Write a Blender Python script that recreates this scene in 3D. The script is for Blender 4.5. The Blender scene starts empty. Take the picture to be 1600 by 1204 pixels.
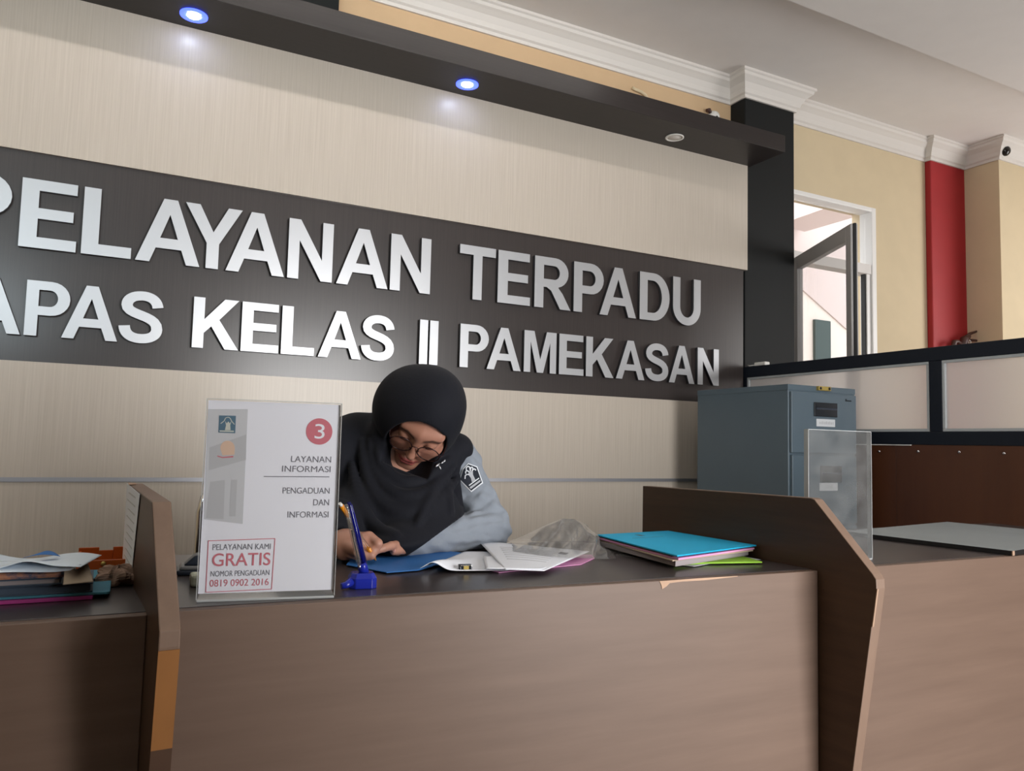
import bpy, bmesh, math, random
import numpy as np
from mathutils import Vector, Matrix
from mathutils.bvhtree import BVHTree

SC = bpy.context.scene
COL = SC.collection
rad = math.radians

# ------------------------------------------------------------------ camera
FPX = 1211.54                       # focal length in pixels of the 1600x1204 frame
CAM = Vector((0.0, 0.0, 1.05))
CROT = (rad(94.344), rad(-1.3926), rad(-27.407))
cd = bpy.data.cameras.new('camera')
cd.sensor_fit = 'HORIZONTAL'; cd.sensor_width = 36.0; cd.lens = FPX / 1600 * 36.0
cd.clip_start = 0.02; cd.clip_end = 200
cam = bpy.data.objects.new('camera', cd); COL.objects.link(cam)
cam.location = CAM; cam.rotation_euler = CROT
SC.camera = cam

# ------------------------------------------------------------------ view, world, lights
SC.view_settings.view_transform = 'Standard'
SC.view_settings.look = 'None'
SC.view_settings.gamma = 1.0
SC.view_settings.use_curve_mapping = False
SC.view_settings.exposure = 0.0
SC.cycles.use_denoising = True
SC.cycles.max_bounces = 10
SC.cycles.transparent_max_bounces = 16
SC.cycles.caustics_reflective = False
SC.cycles.caustics_refractive = False

w = bpy.data.worlds.new('overcast_sky'); SC.world = w; w.use_nodes = True
bg = w.node_tree.nodes['Background']
bg.inputs[0].default_value = (0.93, 0.97, 1.0, 1); bg.inputs[1].default_value = 2.7

def area(name, loc, target, sx, sy, power, color, spread=180):
    ld = bpy.data.lights.new(name, 'AREA'); ld.shape = 'RECTANGLE'
    ld.size = sx; ld.size_y = sy; ld.energy = power; ld.color = color; ld.spread = rad(spread)
    o = bpy.data.objects.new(name, ld); COL.objects.link(o)
    o.location = loc
    d = Vector(target) - Vector(loc)
    o.rotation_euler = d.to_track_quat('-Z', 'Y').to_euler()
    return o
# daylight coming in through the openings of the front wall
area('daylight_entrance', (2.1, -2.10, 1.15), (1.0, 1.2, 0.35), 1.7, 2.0, 100, (1.0, 0.985, 0.97), 125)
area('daylight_side_window', (-1.45, -2.15, 1.95), (-1.45, 2.0, 1.95), 1.2, 1.1, 90, (0.80, 0.94, 1.0))
area('passage_fill', (7.0, 1.2, 1.9), (3.0, 2.2, 2.2), 2.2, 1.5, 62, (1.0, 0.97, 0.95))  # added fill light, brightens the ceiling and back walls on the right

# ------------------------------------------------------------------ pixel rays -> points of the place
RM = cam.rotation_euler.to_matrix()
def ray(x, y):
    return RM @ Vector(((x - 800) / FPX, -(y - 602) / FPX, -1.0))
def UY(x, y, Y): d = ray(x, y); return CAM + d * ((Y - CAM.y) / d.y)
def UX(x, y, X): d = ray(x, y); return CAM + d * ((X - CAM.x) / d.x)
def UZ(x, y, Z): d = ray(x, y); return CAM + d * ((Z - CAM.z) / d.z)
def UD(x, y, D): return CAM + ray(x, y) * D
def UP(x, y, p0, n):
    d = ray(x, y); return CAM + d * ((Vector(p0) - CAM).dot(n) / d.dot(n))

# ------------------------------------------------------------------ materials
def mat(name, col, rough=0.5, metal=0.0, spec=0.5, grain=None, coat=0.0, coat_rough=0.1, emit=None, bump=0.0,
        sheen=0.0, mottle=0.0, trans=0.0, ior=1.45, alpha=1.0):
    m = bpy.data.materials.new(name); m.use_nodes = True
    nt = m.node_tree; b = nt.nodes['Principled BSDF']
    b.inputs['Base Color'].default_value = (*col, 1)
    b.inputs['Roughness'].default_value = rough
    b.inputs['Metallic'].default_value = metal
    b.inputs['Specular IOR Level'].default_value = spec
    b.inputs['IOR'].default_value = ior
    b.inputs['Coat Weight'].default_value = coat
    b.inputs['Coat Roughness'].default_value = coat_rough
    b.inputs['Sheen Weight'].default_value = sheen
    b.inputs['Transmission Weight'].default_value = trans
    b.inputs['Alpha'].default_value = alpha
    if emit:
        b.inputs['Emission Color'].default_value = (*emit[0], 1); b.inputs['Emission Strength'].default_value = emit[1]
    tc = None
    if grain or mottle or bump:
        tc = nt.nodes.new('ShaderNodeTexCoord')
    fac_out = None
    if grain:                      # (scale vector, amount, second colour)
        mp = nt.nodes.new('ShaderNodeMapping'); mp.inputs['Scale'].default_value = grain[0]
        nz = nt.nodes.new('ShaderNodeTexNoise'); nz.inputs['Scale'].default_value = 1.0
        nz.inputs['Detail'].default_value = 6; nz.inputs['Roughness'].default_value = 0.65
        nt.links.new(tc.outputs['Object'], mp.inputs['Vector']); nt.links.new(mp.outputs[0], nz.inputs['Vector'])
        rp = nt.nodes.new('ShaderNodeValToRGB')
        rp.color_ramp.elements[0].position = 0.5 - grain[1]; rp.color_ramp.elements[1].position = 0.5 + grain[1]
        rp.color_ramp.elements[0].color = (*grain[2], 1); rp.color_ramp.elements[1].color = (*col, 1)
        nt.links.new(nz.outputs['Fac'], rp.inputs[0]); nt.links.new(rp.outputs[0], b.inputs['Base Color'])
    elif mottle:
        nz = nt.nodes.new('ShaderNodeTexNoise'); nz.inputs['Scale'].default_value = 7; nz.inputs['Detail'].default_value = 5
        nt.links.new(tc.outputs['Object'], nz.inputs['Vector'])
        rp = nt.nodes.new('ShaderNodeValToRGB')
        rp.color_ramp.elements[0].position = 0.3; rp.color_ramp.elements[1].position = 0.7
        rp.color_ramp.elements[0].color = (*[c * (1 - mottle) for c in col], 1); rp.color_ramp.elements[1].color = (*col, 1)
        nt.links.new(nz.outputs['Fac'], rp.inputs[0]); nt.links.new(rp.outputs[0], b.inputs['Base Color'])
    if bump:
        nz2 = nt.nodes.new('ShaderNodeTexNoise'); nz2.inputs['Scale'].default_value = 180; nz2.inputs['Detail'].default_value = 3
        nt.links.new(tc.outputs['Object'], nz2.inputs['Vector'])
        bp = nt.nodes.new('ShaderNodeBump'); bp.inputs['Strength'].default_value = bump; bp.inputs['Distance'].default_value = 0.002
        nt.links.new(nz2.outputs['Fac'], bp.inputs['Height']); nt.links.new(bp.outputs[0], b.inputs['Normal'])
    return m

def glassy(name, col=(1, 1, 1), rough=0.0, clear=0.9, gloss_rough=0.02, haze=0.0, haze_col=(.8, .8, .8)):
    """thin clear sheet: see-through, with Fresnel reflection and an optional milky haze"""
    m = bpy.data.materials.new(name); m.use_nodes = True
    nt = m.node_tree; nt.nodes.clear()
    out = nt.nodes.new('ShaderNodeOutputMaterial')
    tr = nt.nodes.new('ShaderNodeBsdfTransparent'); tr.inputs[0].default_value = (*[c * clear for c in col], 1)
    gl = nt.nodes.new('ShaderNodeBsdfGlossy'); gl.inputs['Roughness'].default_value = gloss_rough
    gl.inputs[0].default_value = (1, 1, 1, 1)
    lw = nt.nodes.new('ShaderNodeLayerWeight'); lw.inputs[0].default_value = .5
    pw = nt.nodes.new('ShaderNodeMath'); pw.operation = 'POWER'; pw.inputs[1].default_value = 5
    fr = nt.nodes.new('ShaderNodeMath'); fr.operation = 'MULTIPLY_ADD'; fr.inputs[1].default_value = .92; fr.inputs[2].default_value = .035
    nt.links.new(lw.outputs['Facing'], pw.inputs[0]); nt.links.new(pw.outputs[0], fr.inputs[0])
    mx = nt.nodes.new('ShaderNodeMixShader')
    nt.links.new(fr.outputs[0], mx.inputs[0])
    base = tr.outputs[0]
    if haze:
        df = nt.nodes.new('ShaderNodeBsdfDiffuse'); df.inputs[0].default_value = (*haze_col, 1)
        tl = nt.nodes.new('ShaderNodeBsdfTranslucent'); tl.inputs[0].default_value = (*haze_col, 1)
        m0 = nt.nodes.new('ShaderNodeMixShader'); m0.inputs[0].default_value = 0.4
        nt.links.new(df.outputs[0], m0.inputs[1]); nt.links.new(tl.outputs[0], m0.inputs[2])
        m2 = nt.nodes.new('ShaderNodeMixShader')
        tc = nt.nodes.new('ShaderNodeTexCoord'); nz = nt.nodes.new('ShaderNodeTexNoise'); nz.inputs['Scale'].default_value = 16
        nz.inputs['Detail'].default_value = 4
        nt.links.new(tc.outputs['Object'], nz.inputs['Vector'])
        mr = nt.nodes.new('ShaderNodeMapRange'); mr.inputs[1].default_value = .3; mr.inputs[2].default_value = .7
        mr.inputs[3].default_value = haze * .55; mr.inputs[4].default_value = min(1, haze * 1.45)
        nt.links.new(nz.outputs['Fac'], mr.inputs[0]); nt.links.new(mr.outputs[0], m2.inputs[0])
        nt.links.new(tr.outputs[0], m2.inputs[1]); nt.links.new(m0.outputs[0], m2.inputs[2])
        base = m2.outputs[0]
    nt.links.new(base, mx.inputs[1]); nt.links.new(gl.outputs[0], mx.inputs[2])
    nt.links.new(mx.outputs[0], out.inputs[0])
    return m

def frosted(name, col):
    m = bpy.data.materials.new(name); m.use_nodes = True
    nt = m.node_tree; b = nt.nodes['Principled BSDF']
    b.inputs['Base Color'].default_value = (*col, 1); b.inputs['Roughness'].default_value = 0.5
    b.inputs['Transmission Weight'].default_value = 0.75; b.inputs['IOR'].default_value = 1.15
    tl = nt.nodes.new('ShaderNodeBsdfTranslucent'); tl.inputs[0].default_value = (*col, 1)
    mx = nt.nodes.new('ShaderNodeMixShader'); mx.inputs[0].default_value = .28
    out = nt.nodes['Material Output']
    nt.links.new(b.outputs[0], mx.inputs[1]); nt.links.new(tl.outputs[0], mx.inputs[2]); nt.links.new(mx.outputs[0], out.inputs[0])
    return m

M = {}
M['plaster_peach'] = mat('plaster_peach', (.60, .42, .25), .85, mottle=.05)
M['plaster_cream'] = mat('plaster_cream', (.66, .54, .36), .85, mottle=.05)
M['plaster_white'] = mat('plaster_white', (.76, .725, .70), .9, mottle=.03)
M['cornice'] = mat('cornice', (.70, .66, .62), .7)
M['laminate'] = mat('cream_woodgrain_laminate', (.56, .495, .425), .42, grain=((150, 150, 2.2), .22, (.46, .40, .335)), coat=.22, coat_rough=.2)
M['dark_laminate'] = mat('dark_brown_laminate', (.040, .031, .029), .36, grain=((170, 170, 2.2), .2, (.027, .021, .020)), coat=.45, coat_rough=.22)
M['canopy'] = mat('canopy_laminate', (.026, .020, .019), .45, spec=.35, grain=((3, 90, 90), .2, (.018, .014, .013)), coat=.12, coat_rough=.25)
M['black_paint'] = mat('black_wall_paint', (.0085, .0095, .0098), .6, spec=.25)
M['red_paint'] = mat('red_wall_paint', (.37, .016, .020), .6, mottle=.08)
M['silver'] = mat('brushed_silver', (.52, .53, .55), .40, metal=.75)
M['silver_edge'] = mat('dark_letter_edge', (.05, .05, .055), .5)
M['chrome'] = mat('chrome', (.82, .82, .84), .12, metal=1.0)
M['strip'] = mat('satin_metal_strip', (.40, .40, .43), .38, metal=.7)
M['alu'] = mat('aluminium', (.42, .42, .43), .35, metal=.6)
M['counter_front'] = mat('walnut_laminate_front', (.165, .106, .077), .5, grain=((2.2, 30, 34), .3, (.122, .076, .054)), coat=.1, coat_rough=.3)
M['counter_top'] = mat('dark_laminate_top', (.052, .041, .040), .34, grain=((2.5, 40, 40), .25, (.040, .031, .030)), coat=.3, coat_rough=.2)
M['divider_face'] = mat('dark_walnut_laminate', (.078, .042, .024), .45, spec=.35, grain=((40, 2.5, 40), .25, (.052, .028, .016)), coat=.15, coat_rough=.25)
M['divider_edge'] = mat('walnut_edge_band', (.215, .14, .10), .55, grain=((30, 30, 3), .3, (.17, .108, .076)))
M['raw_wood'] = mat('raw_orange_wood', (.36, .15, .04), .7, mottle=.25)
M['raw_dark'] = mat('stained_raw_wood', (.10, .05, .028), .8, mottle=.3)
M['chip'] = mat('chipped_edge', (.50, .33, .23), .8, mottle=.3)
M['steel_blue'] = mat('blue_grey_steel', (.092, .130, .160), .42, mottle=.04, bump=.04)
M['dark_recess'] = mat('dark_plastic', (.010, .013, .018), .25)
M['white_label'] = mat('white_label', (.62, .64, .66), .6)
M['brass'] = mat('brass', (.48, .36, .10), .4, metal=.6)
M['black_frame'] = mat('black_partition_frame', (.008, .011, .018), .5, spec=.3)
M['plywood'] = mat('red_brown_plywood', (.090, .030, .012), .42, grain=((8, 8, 1.0), .25, (.062, .019, .008)), coat=.2, coat_rough=.3)
M['frost'] = frosted('frosted_glass', (.93, .90, .89))
M['bead'] = mat('grey_glazing_bead', (.40, .42, .43), .4)
M['white_frame'] = mat('white_frame_paint', (.82, .80, .78), .4)
M['grey_sash'] = mat('grey_aluminium_sash', (.46, .44, .43), .4)
M['rubber'] = mat('black_rubber', (.012, .012, .013), .6)
M['clear_glass'] = glassy('clear_glass', clear=.96)
M['acrylic'] = glassy('clear_acrylic', clear=.985)
M['acrylic_dusty'] = glassy('dusty_acrylic', clear=.88, haze=.13, haze_col=(.55, .56, .56))
M['acrylic_edge'] = mat('acrylic_edge', (.70, .72, .72), .2, trans=.35)
M['film'] = glassy('clear_plastic_film', col=(.93, .93, .93), clear=.88, gloss_rough=.12, haze=.20, haze_col=(.75, .75, .73))
M['paper'] = mat('white_paper', (.80, .82, .88), .8)
M['paper_cool'] = mat('bluish_white_paper', (.66, .74, .82), .8)
M['sheet'] = mat('printed_sheet', (.80, .81, .88), .75)
M['ink_grey'] = mat('grey_ink', (.20, .20, .23), .8)
M['ink_red'] = mat('faded_red_ink', (.58, .17, .21), .8)
M['ink_pale'] = mat('pale_grey_print', (.56, .57, .60), .8)
M['ink_pale2'] = mat('mid_grey_print', (.47, .475, .50), .8)
M['ink_tan'] = mat('pale_orange_print', (.66, .47, .36), .8)
M['ink_teal'] = mat('teal_print', (.09, .17, .24), .8)
M['ink_cream'] = mat('cream_print', (.56, .58, .52), .8)
M['blue_card'] = mat('blue_card', (.022, .145, .43), .6, mottle=.08)
M['cyan_card'] = mat('cyan_card', (.008, .43, .72), .65, mottle=.10, bump=.2)
M['pink_card'] = mat('pink_card', (.68, .30, .52), .65)
M['magenta_card'] = mat('magenta_card', (.42, .045, .24), .6)
M['teal_card'] = mat('teal_card', (.06, .24, .33), .65, mottle=.1)
M['green_card'] = mat('lime_green_card', (.28, .55, .03), .6)
M['tan_card'] = mat('tan_card', (.46, .36, .26), .75, mottle=.15)
M['brown_paper'] = mat('brown_paper', (.30, .19, .135), .8, mottle=.2)
M['page_edge'] = mat('page_edges', (.37, .33, .33), .8, grain=((2, 2, 700), .3, (.26, .23, .24)))
M['dark_cover'] = mat('dark_blue_cover', (.065, .095, .14), .55, mottle=.4)
M['batik'] = mat('patterned_cover', (.52, .25, .15), .6, grain=((26, 26, 26), .06, (.09, .11, .18)))
M['orange_box'] = mat('orange_lacquer', (.42, .085, .012), .35, mottle=.12)
M['blue_plastic'] = mat('blue_plastic', (.012, .022, .30), .22)
M['blue_clear'] = glassy('blue_clear_plastic', col=(.18, .22, .75), clear=.85, haze=.22, haze_col=(.03, .04, .42))
M['clear_pen'] = glassy('clear_pen_plastic', clear=.88, haze=.15, haze_col=(.62, .55, .45))
M['orange_plastic'] = mat('orange_plastic', (.68, .24, .010), .3)
M['white_plastic'] = mat('white_plastic', (.78, .76, .72), .35)
M['navy_plastic'] = mat('navy_plastic', (.020, .028, .045), .3)
M['grey_plastic'] = mat('grey_plastic', (.22, .22, .22), .4)
M['cream_plastic'] = mat('cream_plastic', (.55, .57, .44), .45)
M['grey_board'] = mat('grey_board', (.31, .345, .355), .5, mottle=.06)
M['board_edge'] = mat('black_board_edge', (.010, .009, .010), .5)
M['cloth_black'] = mat('black_cloth', (.0052, .0058, .0098), .8, spec=.25, sheen=.025, bump=.2)
M['shirt_grey'] = mat('grey_shirt_cloth', (.205, .230, .268), .85, bump=.25, sheen=.1)
M['trouser'] = mat('black_trousers', (.012, .012, .014), .85)
M['patch_dark'] = mat('patch_dark_cloth', (.010, .013, .022), .85)
M['patch_white'] = mat('patch_white_thread', (.62, .64, .68), .8)
M['patch_grey'] = mat('patch_grey_thread', (.36, .37, .40), .8)
M['frame_dark'] = mat('dark_red_metal', (.030, .010, .010), .25, metal=.5)
M['lens'] = glassy('spectacle_lens', clear=.97)
M['dome_black'] = mat('black_dome', (.012, .010, .010), .12)
M['ext_brown'] = mat('dark_brown_metal', (.06, .022, .016), .45)
M['ext_red'] = mat('extinguisher_red', (.40, .02, .02), .3)
M['tile'] = mat('floor_tile', (.30, .27, .25), .3)
M['out_pink'] = mat('outside_pink_wall', (.72, .60, .57), .9)
M['out_cream'] = mat('outside_cream_wall', (.86, .76, .69), .9)
M['out_dark'] = mat('outside_dark_green_door', (.06, .085, .08), .6)
M['led'] = mat('led_white', (1, 1, 1), .4, emit=((.75, .87, 1.0), 34))
M['led_blue'] = mat('led_blue_ring', (.05, .08, .9), .3, emit=((.06, .10, 1.0), 3.2))
M['tube'] = mat('lamp_tube', (1, 1, 1), .4, emit=((1.0, .96, .92), 25))

# ------------------------------------------------------------------ mesh helpers
class MB:
    def __init__(s): s.v = []; s.f = []; s.m = []; s.smooth = []
    def add(s, vs, fs, mi=0, smooth=False):
        o = len(s.v); s.v += [tuple(v) for v in vs]
        s.f += [tuple(i + o for i in f) for f in fs]; s.m += [mi] * len(fs); s.smooth += [smooth] * len(fs)
    def box(s, a, b, mi=0):
        (x0, y0, z0), (x1, y1, z1) = a, b
        vs = [(x0,y0,z0),(x1,y0,z0),(x1,y1,z0),(x0,y1,z0),(x0,y0,z1),(x1,y0,z1),(x1,y1,z1),(x0,y1,z1)]
        s.add(vs, [(0,3,2,1),(4,5,6,7),(0,1,5,4),(1,2,6,5),(2,3,7,6),(3,0,4,7)], mi)
    def prism(s, pts, d, mi=0, mi_side=None):
        """closed polygon pts extruded by vector d"""
        n = len(pts); pts = [Vector(p) for p in pts]; d = Vector(d)
        nn = Vector((0,0,0))
        for i in range(n): nn += pts[i].cross(pts[(i+1) % n])
        if nn.dot(d) > 0: pts = pts[::-1]
        o = len(s.v)
        s.v += [tuple(p) for p in pts] + [tuple(p + d) for p in pts]
        fs = [tuple(range(o, o+n)), tuple(range(o+2*n-1, o+n-1, -1))]
        sd = [(o+i, o+n+i, o+n+(i+1) % n, o+(i+1) % n) for i in range(n)]
        s.f += fs + sd; s.m += [mi]*2 + [mi if mi_side is None else mi_side]*n; s.smooth += [False]*(n+2)
    def tube(s, pts, r, n=10, mi=0, closed=False, caps=True):
        pts = [Vector(p) for p in pts]; N = len(pts)
        rs = r if isinstance(r, (list, tuple)) else [r]*N
        o = len(s.v); up = None
        for i in range(N):
            if closed: t = pts[(i+1) % N] - pts[i-1]
            else: t = pts[min(i+1, N-1)] - pts[max(i-1, 0)]
            t.normalize()
            if up is None:
                up = Vector((0,0,1)) if abs(t.z) < .9 else Vector((1,0,0))
            a = (up - t * up.dot(t)).normalized(); up = a; b = t.cross(a)
            for k in range(n):
                an = 2*math.pi*k/n
                s.v.append(tuple(pts[i] + (a*math.cos(an) + b*math.sin(an)) * rs[i]))
        m = N if closed else N-1
        for i in range(m):
            for k in range(n):
                j = (i+1) % N
                s.f.append((o+i*n+k, o+i*n+(k+1) % n, o+j*n+(k+1) % n, o+j*n+k)); s.m.append(mi); s.smooth.append(True)
        if caps and not closed:
            s.f.append(tuple(o+k for k in range(n-1, -1, -1))); s.f.append(tuple(o+(N-1)*n+k for k in range(n)))
            s.m += [mi]*2; s.smooth += [False]*2
    def lathe(s, prof, c, axis=(0,0,1), n=32, mi=0):
        ax = Vector(axis).normalized(); q = Vector((0,0,1)).rotation_difference(ax)
        o = len(s.v); c = Vector(c)
        for (r, h) in prof:
            for k in range(n):
                an = 2*math.pi*k/n
                s.v.append(tuple(c + q @ Vector((r*math.cos(an), r*math.sin(an), h))))
        for i in range(len(prof)-1):
            for k in range(n):
                s.f.append((o+i*n+k, o+i*n+(k+1) % n, o+(i+1)*n+(k+1) % n, o+(i+1)*n+k)); s.m.append(mi); s.smooth.append(True)
        s.f.append(tuple(o+k for k in range(n-1, -1, -1))); s.f.append(tuple(o+(len(prof)-1)*n+k for k in range(n)))
        s.m += [mi]*2; s.smooth += [False]*2
    def grid(s, fn, nu, nv, thick=0.0, mi=0):
        """surface fn(u,v); with thick it becomes a closed sheet"""
        P = [[Vector(fn(i/(nu-1), j/(nv-1))) for j in range(nv)] for i in range(nu)]
        o = len(s.v)
        for i in range(nu):
            for j in range(nv): s.v.append(tuple(P[i][j]))
        idx = lambda i, j, k=0: o + k*nu*nv + i*nv + j
        for i in range(nu-1):
            for j in range(nv-1):
                s.f.append((idx(i,j), idx(i+1,j), idx(i+1,j+1), idx(i,j+1))); s.m.append(mi); s.smooth.append(True)
        if thick:
            for i in range(nu):
                for j in range(nv):
                    a = P[min(i+1,nu-1)][j]-P[max(i-1,0)][j]; b = P[i][min(j+1,nv-1)]-P[i][max(j-1,0)]
                    nrm = a.cross(b)
                    if nrm.length > 1e-12: nrm.normalize()
                    s.v.append(tuple(P[i][j] - nrm*thick))
            for i in range(nu-1):
                for j in range(nv-1):
                    s.f.append((idx(i,j,1), idx(i,j+1,1), idx(i+1,j+1,1), idx(i+1,j,1))); s.m.append(mi); s.smooth.append(True)
            for i in range(nu-1):
                s.f.append((idx(i,0), idx(i,0,1), idx(i+1,0,1), idx(i+1,0))); s.f.append((idx(i,nv-1), idx(i+1,nv-1), idx(i+1,nv-1,1), idx(i,nv-1,1)))
                s.m += [mi]*2; s.smooth += [False]*2
            for j in range(nv-1):
                s.f.append((idx(0,j), idx(0,j+1), idx(0,j+1,1), idx(0,j,1))); s.f.append((idx(nu-1,j), idx(nu-1,j,1), idx(nu-1,j+1,1), idx(nu-1,j+1)))
                s.m += [mi]*2; s.smooth += [False]*2
    def build(s, name, mats, parent=None, bevel=0.0, fix=True, seg=2):
        me = bpy.data.meshes.new(name); me.from_pydata(s.v, [], s.f)
        mats = mats if isinstance(mats, (list, tuple)) else [mats]
        for m in mats: me.materials.append(m)
        me.polygons.foreach_set('material_index', s.m); me.polygons.foreach_set('use_smooth', s.smooth)
        if fix:
            bm = bmesh.new(); bm.from_mesh(me); bmesh.ops.recalc_face_normals(bm, faces=bm.faces); bm.to_mesh(me); bm.free()
        me.update()
        o = bpy.data.objects.new(name, me); COL.objects.link(o)
        if parent: attach(o, parent)
        if bevel:
            md = o.modifiers.new('bevel', 'BEVEL'); md.width = bevel; md.segments = seg; md.limit_method = 'ANGLE'; md.angle_limit = rad(35)
        return o

def attach(o, parent):
    o.parent = parent
    o.matrix_parent_inverse = parent.matrix_basis.inverted()

def tag(o, label, cat, group=None, kind=None):
    o['label'] = label; o['category'] = cat
    if group: o['group'] = group
    if kind: o['kind'] = kind
    return o
def thing(name, loc, label, cat, group=None):
    o = bpy.data.objects.new(name, None); COL.objects.link(o); o.location = loc; o.empty_display_size = .05
    return tag(o, label, cat, group)
def struct(o, label=None):
    o['kind'] = 'structure'
    if label: o['label'] = label
    return o
def new_mesh_obj(name, me, parent=None):
    o = bpy.data.objects.new(name, me); COL.objects.link(o)
    if parent: attach(o, parent)
    return o

# ------------------------------------------------------------------ room dimensions
YP, YW, ZC = 3.50, 3.66, 3.39          # cladding face, plaster wall, ceiling
XL, XR, YF = -2.4, 7.2, -2.3
CX0, CX1, CY = 3.415, 3.84, 3.53       # black pillar at the end of the cladding
DX0, DX1, DZ = 3.895, 4.79, 2.80        # glazed door opening in the back wall

# floor, ceiling, walls
b = MB(); b.box((XL-.2, YF-.2, -.15), (XR+.2, YW+.2, 0)); struct(b.build('floor', M['tile']))
b = MB(); b.box((XL-.2, YF-.2, ZC), (XR+.2, YW+.2, ZC+.15)); struct(b.build('ceiling', M['plaster_white']))
b = MB(); b.box((XL, 2.05, 3.27), (XR, 2.66, ZC)); struct(b.build('trim_beam', M['plaster_white']))
b = MB()
b.box((XL-.2, YW, 0), (DX0, YW+.2, ZC)); b.box((DX1, YW, 0), (XR+.2, YW+.2, ZC)); b.box((DX0, YW, DZ), (DX1, YW+.2, ZC))
# the plaster left of the pillar is peach, right of it cream
o = b.build('wall_back', [M['plaster_peach'], M['plaster_cream']])
for p in o.data.polygons:
    if p.center.x > 3.6: p.material_index = 1
struct(o)
b = MB(); b.box((XL-.2, YF, 0), (XL, YW, ZC)); struct(b.build('wall_left', M['plaster_cream']))
b = MB(); b.box((XR, YF, 0), (XR+.2, .05, ZC)); b.box((XR, 2.35, 0), (XR+.2, YW, ZC)); b.box((XR, .05, 0), (XR+.2, 2.35, 1.1)); b.box((XR, .05, 2.7), (XR+.2, 2.35, ZC)); struct(b.build('wall_right', M['plaster_cream']))
# front wall behind the viewer with an entrance opening and a window opening
b = MB()
b.box((XL, YF-.2, 0), (-2.05, YF, ZC)); b.box((-2.05, YF-.2, 0), (-.85, YF, 1.4)); b.box((-2.05, YF-.2, 2.5), (-.85, YF, ZC))
b.box((-.85, YF-.2, 0), (1.25, YF, ZC)); b.box((1.25, YF-.2, 2.15), (2.95, YF, ZC)); b.box((2.95, YF-.2, 0), (XR, YF, ZC))
struct(b.build('wall_front', M['divider_face']))
b = MB(); b.box((XL, -.72, 0), (.98, -.60, 1.85)); b.box((.98, -.72, 0), (1.22, -.60, 1.15)); struct(b.build('wall_blocker', M['plywood']), 'added wall behind the viewer, unseen, blocking light from the left counter')  # unseen wall added to keep the entrance light off the left counter
# pillars and pilasters
b = MB(); b.box((CX0, CY, 0), (CX1, YW, ZC)); struct(b.build('wall_pillar', M['black_paint'], bevel=.006))
b = MB(); b.box((.43, CY, 2.90), (.852, YW, ZC)); struct(b.build('wall_pillar', M['black_paint'], bevel=.006))
b = MB(); b.box((5.345, 3.612, 0), (5.76, YW, ZC)); struct(b.build('wall_pilaster', M['red_paint'], bevel=.008))
b = MB(); b.box((5.755, 3.35, 0), (XR, YW, ZC)); o = b.build('wall_return', M['plaster_cream']); struct(o)

# cornice: moulding swept along the top of the back wall
def sweep(name, path, prof, m):
    n = len(path); mbx = MB()
    rows = []
    for i in range(n):
        p = Vector(path[i])
        def nrm(a, c):
            d = (Vector(c) - Vector(a)).normalized(); return Vector((d.y, -d.x))
        ns = []
        if i > 0: ns.append(nrm(path[i-1], path[i]))
        if i < n-1: ns.append(nrm(path[i], path[i+1]))
        if len(ns) == 2:
            s = ns[0] + ns[1]; mit = s / (1 + ns[0].dot(ns[1]))
        else: mit = ns[0]
        rows.append([(p.x + mit.x*o_, p.y + mit.y*o_, z) for (o_, z) in prof])
    k = len(prof)
    vs = [v for r in rows for v in r]
    fs = [(i*k+j, i*k+j+1, (i+1)*k+j+1, (i+1)*k+j) for i in range(n-1) for j in range(k-1)]
    mbx.add(vs, fs, 0)
    return mbx.build(name, m, fix=False)
zb = 3.247
prof = [(-.0, zb), (.012, zb), (.014, zb+.018), (.026, zb+.026), (.034, zb+.050), (.052, zb+.080), (.074, zb+.098), (.086, zb+.106), (.090, zb+.122), (.100, zb+.128), (.100, ZC)]
struct(sweep('trim_cornice', [(.852, YW), (CX0, YW), (CX0, CY), (CX1, CY), (CX1, YW), (5.345, YW), (5.345, 3.612), (5.755, 3.612), (5.755, 3.35), (XR, 3.35)], prof, M['cornice']))

# cladding: cream laminate above and below a recessed dark sign band
SZ0, SZ1 = 1.3235, 2.147
b = MB(); b.box((XL, YP, SZ1), (3.408, YW, 2.83)); struct(b.build('wall_cladding', M['laminate']), 'cream wood-grain cladding above the sign band')
b = MB(); b.box((XL, YP, 0), (3.400, YW, SZ0)); struct(b.build('wall_cladding', M['laminate']), 'cream wood-grain cladding below the sign band')
b = MB(); b.box((XL, YP-.006, .863), (3.400, YP, .880)); struct(b.build('trim_strip', M['strip']), 'bright metal strip across the lower cladding')

# ------------------------------------------------------------------ glyphs (bold grotesque capitals), x in units of cap height
def arc(cx, cy, rx, ry, a0, a1, n=12):
    return [(cx + rx*math.cos(rad(a0 + (a1-a0)*i/n)), cy + ry*math.sin(rad(a0 + (a1-a0)*i/n))) for i in range(n+1)]
def bez(p0, p1, p2, p3, n=10):
    out = []
    for i in range(n+1):
        t = i/n; u = 1-t
        out.append(tuple(u**3*a + 3*u*u*t*b_ + 3*u*t*t*c + t**3*d for a, b_, c, d in zip(p0, p1, p2, p3)))
    return out
def s_glyph(wd=.175):
    c = bez((.60,.70),(.58,.86),(.47,.91),(.355,.91)) + bez((.355,.91),(.22,.91),(.115,.84),(.115,.72))[1:] + \
        bez((.115,.72),(.115,.50),(.60,.58),(.60,.285))[1:] + bez((.60,.285),(.60,.15),(.48,.09),(.345,.09))[1:] + bez((.345,.09),(.20,.09),(.10,.16),(.09,.32))[1:]
    L, Rr = [], []
    for i in range(len(c)):
        a = Vector(c[max(i-1,0)]); d = Vector(c[min(i+1,len(c)-1)]); t = (d-a).normalized(); nn = Vector((-t.y, t.x))*wd/2
        p = Vector(c[i]); L.append(tuple(p+nn)); Rr.append(tuple(p-nn))
    return [L + Rr[::-1]]
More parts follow.
